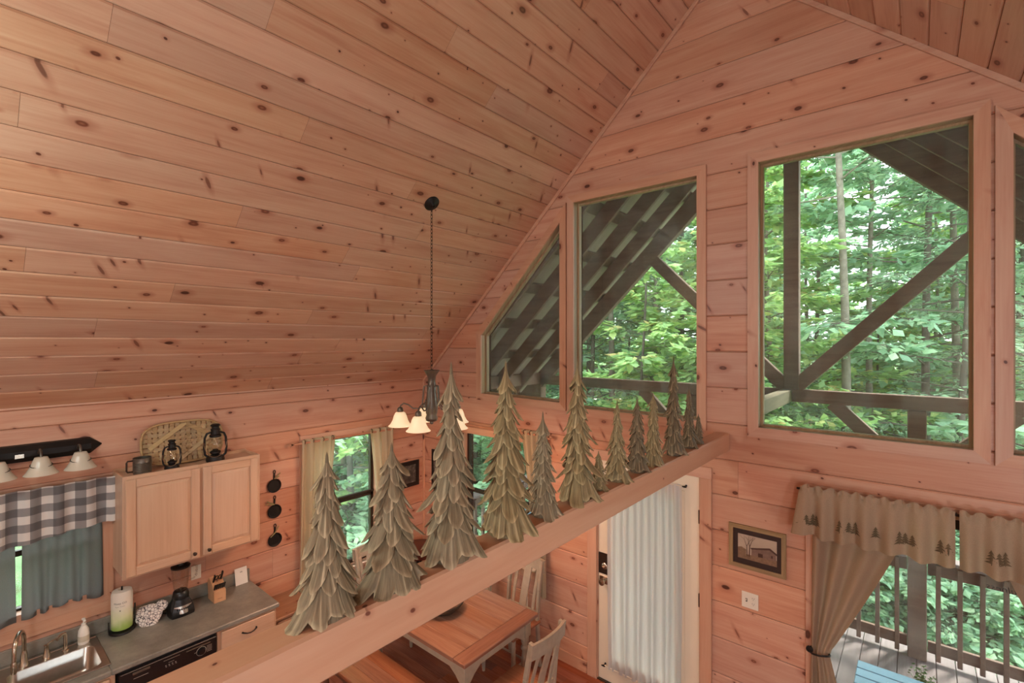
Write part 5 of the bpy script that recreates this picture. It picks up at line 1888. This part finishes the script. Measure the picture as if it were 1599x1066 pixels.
def chair(loc, rz, label):
    """local frame: front towards +x, back at -x"""
    c = thing('dining_chair', label, 'chair', loc, 'taupe slat back dining chairs', rz)
    sw, sd, sh = .43, .41, .46
    MB().box(-sd / 2, sd / 2, -sw / 2, sw / 2, sh - .028, sh, .008).build('seat', M_seat, c, local=True)
    for sy in (-1, 1):
        y = sy * (sw / 2 - .03)
        MB().lathe([(.014, 0), (.017, .03), (.022, .20), (.019, .34), (.024, .36), (.020, .38), (.023, sh - .028)], c=(sd / 2 - .035, y, 0), n=12).build('leg', M_grayp, c, 45, local=True)
        b = MB()
        pts = [(-sd / 2 - .02, y, 0), (-sd / 2 + .02, y, sh - .02), (-sd / 2 - .005, y, .72), (-sd / 2 - .06, y, 1.0)]
        for p, q in zip(pts[:-1], pts[1:]):
            b.bar(p, q, .030, .036, (1, 0, 0), .004)
        b.build('leg', M_grayp, c, local=True)
    b = MB()   # curved crest rail
    m = 8
    cur = [(-sd / 2 - .052 - .028 * (1 - (2 * k / m - 1) ** 2), -sw / 2 + .005 + (sw - .01) * k / m) for k in range(m + 1)]
    for k in range(m):
        (xa, ya), (xb, yb) = cur[k], cur[k + 1]
        b.add([(xa, ya, .885), (xb, yb, .885), (xb - .012, yb, 1.0), (xa - .012, ya, 1.0), (xa - .022, ya, .885), (xb - .022, yb, .885), (xb - .034, yb, 1.0), (xa - .034, ya, 1.0)],
              [(0, 3, 2, 1), (4, 5, 6, 7), (3, 7, 6, 2), (0, 1, 5, 4)] + ([(0, 4, 7, 3)] if k == 0 else []) + ([(1, 2, 6, 5)] if k == m - 1 else []))
    b.build('crest_rail', M_grayp, c, 30, local=True)
    for y, w in ((-.125, .035), (0, .085), (.125, .035)):
        xo = -.028 * (1 - (y / .21) ** 2)
        b = MB()
        b.bar((-sd / 2 + .015, y, sh + .07), (-sd / 2 - .012 + xo * .5, y, .70), w, .014, (1, 0, 0), .003)
        b.bar((-sd / 2 - .012 + xo * .5, y, .695), (-sd / 2 - .060 + xo, y, .90), w, .014, (1, 0, 0), .003)
        b.build('slat', M_grayp, c, local=True)
    MB().bar((-sd / 2 + .014, -sw / 2 + .03, sh + .06), (-sd / 2 + .014, sw / 2 - .03, sh + .06), .018, .035).build('lower_rail', M_grayp, c, local=True)
    for z, x0 in ((.17, 0),):
        for sy in (-1, 1):
            MB().tube([(-sd / 2, sy * (sw / 2 - .03), z), (sd / 2 - .035, sy * (sw / 2 - .03), z)], .009, 8).build('stretcher', M_grayp, c, 60, local=True)
    MB().tube([(0, -sw / 2 + .03, .17), (0, sw / 2 - .03, .17)], .009, 8).build('stretcher', M_grayp, c, 60, local=True)
    return c
c1 = chair((-2.36, 2.885, 0), PI, 'taupe dining chair at the right end of the table nearest the door')
dup(c1, (-2.99, 3.515, 0), -PI / 2, 'taupe dining chair on the far side of the table against the gable wall')
dup(c1, (-3.62, 3.515, 0), -PI / 2, 'taupe dining chair on the far side behind the tallest left carved tree')
dup(c1, (-4.16, 2.94, 0), 0, 'taupe dining chair in front of the dining window')

bn = thing('dining_bench', 'brown wooden bench along the near side of the dining table', 'bench', (-3.25, 2.27, 0))
for i in range(3):
    MB().box(-3.93, -2.52, 2.085 + i * .125, 2.085 + (i + 1) * .125 - .001, .43, .46, .004).build('seat_board', M_seat, bn)
for x in (-3.86, -2.60):
    for y in (2.12, 2.425):
        MB().lathe([(.018, 0), (.024, .05), (.030, .2), (.022, .3), (.030, .33), (.030, .36), (.024, .38), (.030, .43)], c=(x, y, 0), n=14).build('leg', plain('brown_leg', s(110, 72, 54), .35) if 'brown_leg' not in MATS else MATS['brown_leg'], bn, 45)
MB().box(-3.86, -2.60, 2.115, 2.135, .37, .43).build('apron', MATS['brown_leg'], bn)
MB().box(-3.86, -2.60, 2.41, 2.43, .37, .43).build('apron', MATS['brown_leg'], bn)

# dark round corner table
rt = thing('corner_table', 'dark brown round table in the corner beneath the black framed picture', 'table', (-4.47, 3.62, 0))
M_mahog = wood('dark_mahogany', s(110, 56, 42), s(84, 40, 30), s(60, 28, 22), axis=0, vary=0, rough=.3)
MB().lathe([(.20, .715), (.212, .722), (.214, .735), (.20, .742), (0, .742)], c=(-4.47, 3.62, 0), n=36).build('top', M_mahog, rt, 40)
MB().lathe([(.18, .65), (.185, .66), (.185, .715)], c=(-4.47, 3.62, 0), n=36).build('apron', M_mahog, rt, 40)
for k in range(4):
    a = PI / 4 + k * PI / 2
    d = Vector((math.cos(a), math.sin(a), 0)); o0 = Vector((-4.47, 3.62, 0))
    MB().tube([o0 + d * .16 + Vector((0, 0, .68)), o0 + d * .14 + Vector((0, 0, .40)), o0 + d * .17 + Vector((0, 0, .0))], [.018, .012, .015], 8).build('leg', M_iron, rt, 50)

# low chest under the left of the dining window
M_chest = wood('aged_pine_chest', s(186, 140, 106), s(160, 114, 84), s(126, 82, 58), axis=1, vary=.08, knots=.4)
cs = thing('low_chest', 'low brown wooden chest with a black pull standing past the counter end', 'chest', (W + .2, 2.3, 0))
MB().box(W + .01, W + .40, 1.93, 2.27, .06, .64).build('body', M_chest, cs)
MB().box(W + .005, W + .43, 1.905, 2.295, .64, .665, .005).build('top', M_chest, cs)
for z0, z1 in ((.46, .62), (.27, .44), (.08, .25)):
    d = MB().box(W + .40, W + .415, 1.95, 2.25, z0, z1, .005).build('drawer', M_chest, cs)
    MB().tube([(W + .415, 2.06 + q[0], (z0 + z1) / 2 + q[1]) if False else (W + .415 + q[2], 2.10 + q[0], (z0 + z1) / 2 + q[1]) for q in ((-.05, .008, 0), (-.048, .008, .02), (-.02, -.004, .03), (.02, -.004, .03), (.048, .008, .02), (.05, .008, 0))], .0055, 8).build('handle', M_iron, d, 60)

# ================================================================== window curtains in the dining corner
M_twig = plain('pinkish_wood_rod', s(190, 134, 104), .5, vary=.1)
def leaf_finial(b, c, dr):
    c = Vector(c); dr = Vector(dr)
    up = Vector((0, 0, 1))
    for sg in (-1, 0, 1):
        d = (dr + up * .55 * sg).normalized()
        sd = d.cross(up.cross(dr)).normalized()
        L = .07 if sg == 0 else .05
        n = up.cross(dr).normalized() * .004
        q = [c, c + d * L * .5 + sd * .014, c + d * L, c + d * L * .5 - sd * .014]
        b.add([p + n for p in q] + [p - n for p in q], [(0, 1, 2, 3), (7, 6, 5, 4), (0, 4, 5, 1), (1, 5, 6, 2), (2, 6, 7, 3), (3, 7, 4, 0)])
    b.lathe([(.010, -.008), (.014, 0), (.010, .008)], c=c, n=10)
rod = thing('curtain_rod', 'wooden rod with leaf finials over the dining window', 'curtain rod', (W + .075, 2.88, 2.11))
MB().tube([(W + .075, 2.265, 2.113), (W + .075, 3.50, 2.105)], .011, 10).build('pole', M_twig, rod, 60)
b = MB(); leaf_finial(b, (W + .075, 2.262, 2.113), (0, -1, 0)); b.build('finial', M_twig, rod)
b = MB(); leaf_finial(b, (W + .075, 3.503, 2.105), (0, 1, 0)); b.build('finial', M_twig, rod)
for y in (2.33, 3.44):
    MB().tube([(W, y, 2.10), (W + .075, y, 2.105)], .006, 8).build('bracket', M_iron, rod, 60)
def curtain(name, fn, edge, z0, z1, folds, amp, sd, mat, label, rings=None, d0=.075, group=None, nv=18):
    f, nu, nv_2 = drape(fn, 0, 0, z0, z1, folds, amp, sd, d0=d0, edge=edge, nu=int(folds * 12), nv=nv, gather=.75)
    p = f(.5, 1)
    c = thing(name, label, 'curtain', p, group)
    MB().grid(f, nu, nv).build('cloth', mat, c, 60)
    if rings:
        for a in rings:
            q = Vector(fn(a, z1 - .022, d0)); ax = (Vector(fn(a + .01, z1, d0)) - Vector(fn(a, z1, d0))).normalized()
            e = ax.cross(Vector((0, 0, 1)))
            MB().tube([q + (e * math.cos(2 * PI * k / 14) + Vector((0, 0, 1)) * math.sin(2 * PI * k / 14)) * .022 for k in range(14)], .0035, 6, closed=True).build('ring', M_bronze, c, 60)
    return c
curtain('window_curtain', sid, lambda t: (2.335 - .02 * t, 2.70 - .16 * min(1, t * 1.2) ** 1.3), .46, 2.145, 4, .028, 31, M_khaki, 'khaki curtain left of the dining window behind the front carved tree', (2.36, 2.45, 2.56, 2.67), group='khaki curtains')
curtain('window_curtain', sid, lambda t: (3.11 + .12 * min(1, t * 1.5), 3.44), .46, 2.145, 3.5, .026, 32, M_khaki, 'khaki curtain right of the dining window beside the black framed picture', (3.14, 3.24, 3.33, 3.42), group='khaki curtains')
rod = thing('curtain_rod', 'wooden rod with leaf finials over the low gable window', 'curtain rod', (-3.5, G - .075, 2.16))
MB().tube([(-4.25, G - .075, 2.185), (-2.82, G - .075, 2.19)], .011, 10).build('pole', M_twig, rod, 60)
b = MB(); leaf_finial(b, (-2.818, G - .075, 2.19), (1, 0, 0)); b.build('finial', M_twig, rod)
b = MB(); leaf_finial(b, (-4.253, G - .075, 2.185), (-1, 0, 0)); b.build('finial', M_twig, rod)
curtain('window_curtain', gab, lambda t: (-4.22, -4.03 - .02 * t), .58, 2.225, 2.5, .024, 33, M_khaki, 'khaki curtain left of the low gable window behind the tallest left carved tree', (-4.19, -4.12, -4.05), group='khaki curtains')
curtain('window_curtain', gab, lambda t: (-3.14 + .19 * min(1, t * 1.3), -2.83), .58, 2.225, 4, .030, 34, M_khaki, 'khaki curtain right of the low gable window hanging behind the small third-row carved tree', (-3.10, -3.02, -2.94, -2.86), group='khaki curtains')

# ================================================================== pictures
def picture(fn, a0, a1, z0, z1, w, label, m_frame, d=.018):
    p = thing('framed_picture', label, 'picture', fn((a0 + a1) / 2, z0, 0))
    o = rect(a0, a1, z0, z1); i = rect(a0 + w, a1 - w, z0 + w, z1 - w)
    for k in range(4):
        j = (k + 1) % 4
        b = MB().prism([o[k], o[j], i[j], i[k]], fn, 0.001, d)
        fix_normals(b.build('frame_side', m_frame[k % 2], p))
    return p
M_drift_h = wood('grey_barnwood_h', s(178, 150, 112), s(150, 122, 88), s(112, 88, 62), axis=0, grain=(2, 30), vary=.1, rough=.85)
M_drift_v = wood('grey_barnwood_v', s(178, 150, 112), s(150, 122, 88), s(112, 88, 62), axis=2, grain=(2, 30), vary=.1, rough=.85)
pc = picture(gab, -1.128, -.737, 1.412, 1.737, .030, 'barnwood framed sepia photograph of a bare tree and a barn', (M_drift_h, M_drift_v))
def flat(p, fn, poly, d, mat, nm):
    b = MB().prism(poly, fn, d - .0004, d)
    return fix_normals(b.build(nm, mat, p))
flat(pc, gab, rect(-1.098, -.767, 1.442, 1.707), .010, plain('black_mat_board', s(38, 30, 28), .7, vary=.05), 'mat_board')
A0, A1, Z0, Z1 = -1.063, -.797, 1.484, 1.668
ph_ = flat(pc, gab, rect(A0, A1, Z0, Z1), .0110, plain('sepia_sky', s(196, 176, 154), .5, vary=.08, scale=8), 'print')
def sub(poly, d, mat, nm='print_shape'):
    return flat(ph_, gab, poly, d, mat, nm)
M_sg = plain('sepia_grass', s(138, 110, 84), .6, vary=.2, scale=60)
M_sb = plain('sepia_barn', s(132, 106, 92), .6, vary=.2, scale=50)
M_sd = plain('sepia_dark', s(74, 48, 38), .6, vary=.1)
def U(a): return A0 + (A1 - A0) * a
def Vv(a): return Z0 + (Z1 - Z0) * a
sub([(U(0), Vv(0)), (U(1), Vv(0)), (U(1), Vv(.25)), (U(0), Vv(.20))], .0115, M_sg)
sub([(U(.0), Vv(.18)), (U(.22), Vv(.18)), (U(.22), Vv(.40)), (U(.10), Vv(.48)), (U(0), Vv(.44))], .0118, M_sg)
sub([(U(.36), Vv(.22)), (U(.98), Vv(.22)), (U(.98), Vv(.48)), (U(.82), Vv(.66)), (U(.36), Vv(.52))], .0121, M_sb)
sub([(U(.32), Vv(.50)), (U(.36), Vv(.46)), (U(.82), Vv(.60)), (U(1.0), Vv(.44)), (U(1.0), Vv(.52)), (U(.83), Vv(.68))], .0124, M_sd)
sub([(U(.53), Vv(.22)), (U(.65), Vv(.22)), (U(.65), Vv(.37)), (U(.53), Vv(.37))], .0125, M_sd)
sub([(U(.86), Vv(.30)), (U(.90), Vv(.30)), (U(.90), Vv(.40)), (U(.86), Vv(.40))], .0125, M_sd)
b = MB()
rn = random.Random(4)
def limb(x, y, a, L, w, n):
    x2, y2 = x + L * math.cos(a), y + L * math.sin(a)
    nx, ny = -math.sin(a) * w, math.cos(a) * w
    b.add([gab(x - nx, y - ny, .0130), gab(x + nx, y + ny, .0130), gab(x2 + nx * .6, y2 + ny * .6, .0130), gab(x2 - nx * .6, y2 - ny * .6, .0130)], [(0, 3, 2, 1)])
    if n > 0 and y2 < Vv(.93) and x2 > U(.03):
        for k in (-1, 1):
            limb(x2, y2, a + k * rn.uniform(.25, .6), L * .66, w * .55, n - 1)
for x, w in ((.30, .004), (.25, .003)):
    limb(U(x), Vv(.14), PI / 2 + rn.uniform(-.1, .1), .075, w, 4)
b.build('print_tree', M_sd, ph_)
flat(pc, gab, rect(-1.098, -.767, 1.442, 1.707), .0150, M_glaze, 'glazing')

M_bframe = plain('black_picture_frame', s(34, 27, 24), .4, vary=.05)
p2 = picture(sid, 3.508, 3.862, 1.352, 1.662, .046, 'black framed black and white photograph in the dining corner', (M_bframe, M_bframe))
M_bw = NT('black_white_photo'); _t = M_bw; _tc = _t.node('ShaderNodeTexCoord'); _n = _t.node('ShaderNodeTexNoise', i_Scale=16.0, i_Detail=5.0, i_Roughness=.7)
_t.link(_tc.outputs['Object'], _n.inputs['Vector']); _t.link(_t.ramp(_n.outputs['Fac'], [(.35, s(52, 46, 42)), (.55, s(104, 94, 84)), (.68, s(190, 178, 164))]), _t.b.inputs['Base Color'])
flat(p2, sid, rect(3.54, 3.83, 1.388, 1.628), .010, M_bw.m, 'print')
flat(p2, sid, rect(3.54, 3.83, 1.388, 1.628), .013, M_glaze, 'glazing')
p3 = picture(gab, -4.620, -4.30, 1.31, 1.80, .03, 'black framed picture on the gable wall mostly hidden behind a carved tree', (M_bframe, M_bframe))
flat(p3, gab, rect(-4.592, -4.328, 1.338, 1.772), .010, M_bw.m, 'print')

# ================================================================== patio door curtains
VZ0, VZ1 = 1.812, 2.145
def valance_fn(x0, x1, sd, folds):
    rn_ = random.Random(sd); ph0 = [rn_.uniform(0, 6.28) for _ in range(3)]
    def f(x, t):
        u = (x - x0) / (x1 - x0)
        w = u * folds * 2 * PI
        fo = math.sin(w + ph0[0] + .8 * math.sin(u * 6 + ph0[1]))
        d = .122 + .032 * fo * (.25 + .75 * t) + .030 * t
        if t < .14:
            d += .008 * math.sin(u * folds * 2 * PI * 3.1 + ph0[2]) - .012 * math.sin((t / .14) * PI)
        z = VZ1 + (VZ0 - VZ1) * t + .010 * math.sin(u * folds * 2 * PI * 1.7 + ph0[2]) * (t < .08) + .008 * math.sin(w * .5) * (t > .9)
        sp = 1 + .10 * t
        xx = x0 + (x1 - x0) * (.5 + (u - .5) * 1.0)
        if u < .02 and sd == 1:
            xx -= .05 * t
        return gab(xx, z, d)
    return f
PRINTX = [-.589, -.555, -.533, -.402, -.353, -.318, -.214, -.096, -.068, -.034, .093, .127, .188, .306, .337, .363, .52, .56, .70, .80, .835, .98, 1.02, 1.15]
for i, (x0, x1, lb) in enumerate(((-.632, .158, 'left beige valance panel with printed pine trees over the patio door'), (.176, .93, 'right beige valance panel with printed pine trees cut by the picture edge'))):
    v = thing('pine_print_valance', lb, 'valance', gab((x0 + x1) / 2, VZ0, .09), 'pine print valance panels')
    fv = valance_fn(x0, x1, i + 1, 6.5 if i == 0 else 6)
    cl = MB().grid(lambda u, t: fv(x0 + (x1 - x0) * u, t), 120, 14).build('cloth', M_beige, v, 60)
    for px_ in PRINTX:
        if not (x0 + .02 < px_ < x1 - .02):
            continue
        b = MB()
        h = .062 if (int(px_ * 1000) % 3) else .074
        tc_ = (VZ1 - 1.925) / (VZ1 - VZ0)
        for k in range(4):
            tt0 = -.5 + k * .24; tt1 = tt0 + .34
            wid = .006 + .0055 * (k + 1)
            def pt_(dx, q):
                p = fv(px_ + dx, tc_ + q * h / (VZ1 - VZ0))
                return (p[0], p[1] - .0025, p[2])
            b.add([pt_(0, tt0), pt_(wid, tt1), pt_(0, tt1 - .05), pt_(-wid, tt1)], [(0, 3, 2, 1)])
        p0_ = fv(px_ - .002, tc_ + .45 * h / (VZ1 - VZ0)); p1_ = fv(px_ + .002, tc_ + .62 * h / (VZ1 - VZ0))
        b.add([(p0_[0], p0_[1] - .0025, p0_[2]), (p1_[0], p0_[1] - .0025, p0_[2]), (p1_[0], p1_[1] - .0025, p1_[2]), (p0_[0], p1_[1] - .0025, p1_[2])], [(0, 3, 2, 1)])
        b.build('printed_tree', M_olive_print, cl)
rd = thing('curtain_rod', 'rod carrying the pine print valance over the patio door', 'curtain rod', (.35, G - .075, 2.11))
MB().tube([(-.66, G - .075, 2.105), (.94, G - .075, 2.105)], .008, 8).build('pole', M_iron, rd, 60)
for x in (-.62, .167, .9):
    MB().tube([(x, G, 2.10), (x, G - .07, 2.105)], .005, 6).build('bracket', M_iron, rd)

def tied(left, label):
    # tied-back curtain: narrows to the tie at z=1.0 then falls
    def edge_at(z):
        if z > 1.0:
            t = (2.06 - z) / 1.06
            r = -.02 - .455 * (t ** 1.15)
            l = -.565 - .012 * t
        else:
            t = (1.0 - z) / 1.0
            l = -.577 - .02 * t
            r = -.475 + .10 * min(1, t * 2.2) ** .8
        return l, r
    def f(u, t):
        z = 2.06 - 2.05 * t
        l, r = edge_at(z)
        x = l + (r - l) * u
        k = (r - l) / .5
        w = u * 3.2 * 2 * PI
        amp = .010 + .020 * k
        d = .046 + amp * math.sin(w + .7 * math.sin(u * 4)) + .008 * math.sin(u * 17)
        pinch = math.exp(-((z - 1.0) / .05) ** 2)
        d = d * (1 - .35 * pinch) + .03 * math.sin(PI * u) * pinch
        if not left:
            x = .27 - x
        return gab(x, z, d)
    c = thing('tied_curtain', label, 'curtain', gab(-.5 if left else .77, 0, .06))
    MB().grid(f, 80, 44).build('cloth', M_taupe, c, 60)
    xc = -.527 if left else .797
    ring = [gab(xc + .062 * math.cos(2 * PI * k / 20), 1.0 + .006 * math.sin(2 * PI * k / 20 * 2), .055 + .048 * math.sin(2 * PI * k / 20)) for k in range(20)]
    MB().tube(ring, .006, 6, closed=True).build('tieback', M_iron, c, 60)
    MB().lathe([(.010, 0), (.010, .01), (.022, .02), (.022, .03), (0, .034)], c=gab(xc - .055, 1.008, .05), n=10, M=Matrix.Rotation(PI / 2, 4, 'X').to_3x3()).build('tie_knob', M_iron, c, 40)
    return c
tied(True, 'taupe curtain tied back at the left of the patio door')
tied(False, 'taupe curtain at the right picture edge tied back under the pine print valance')
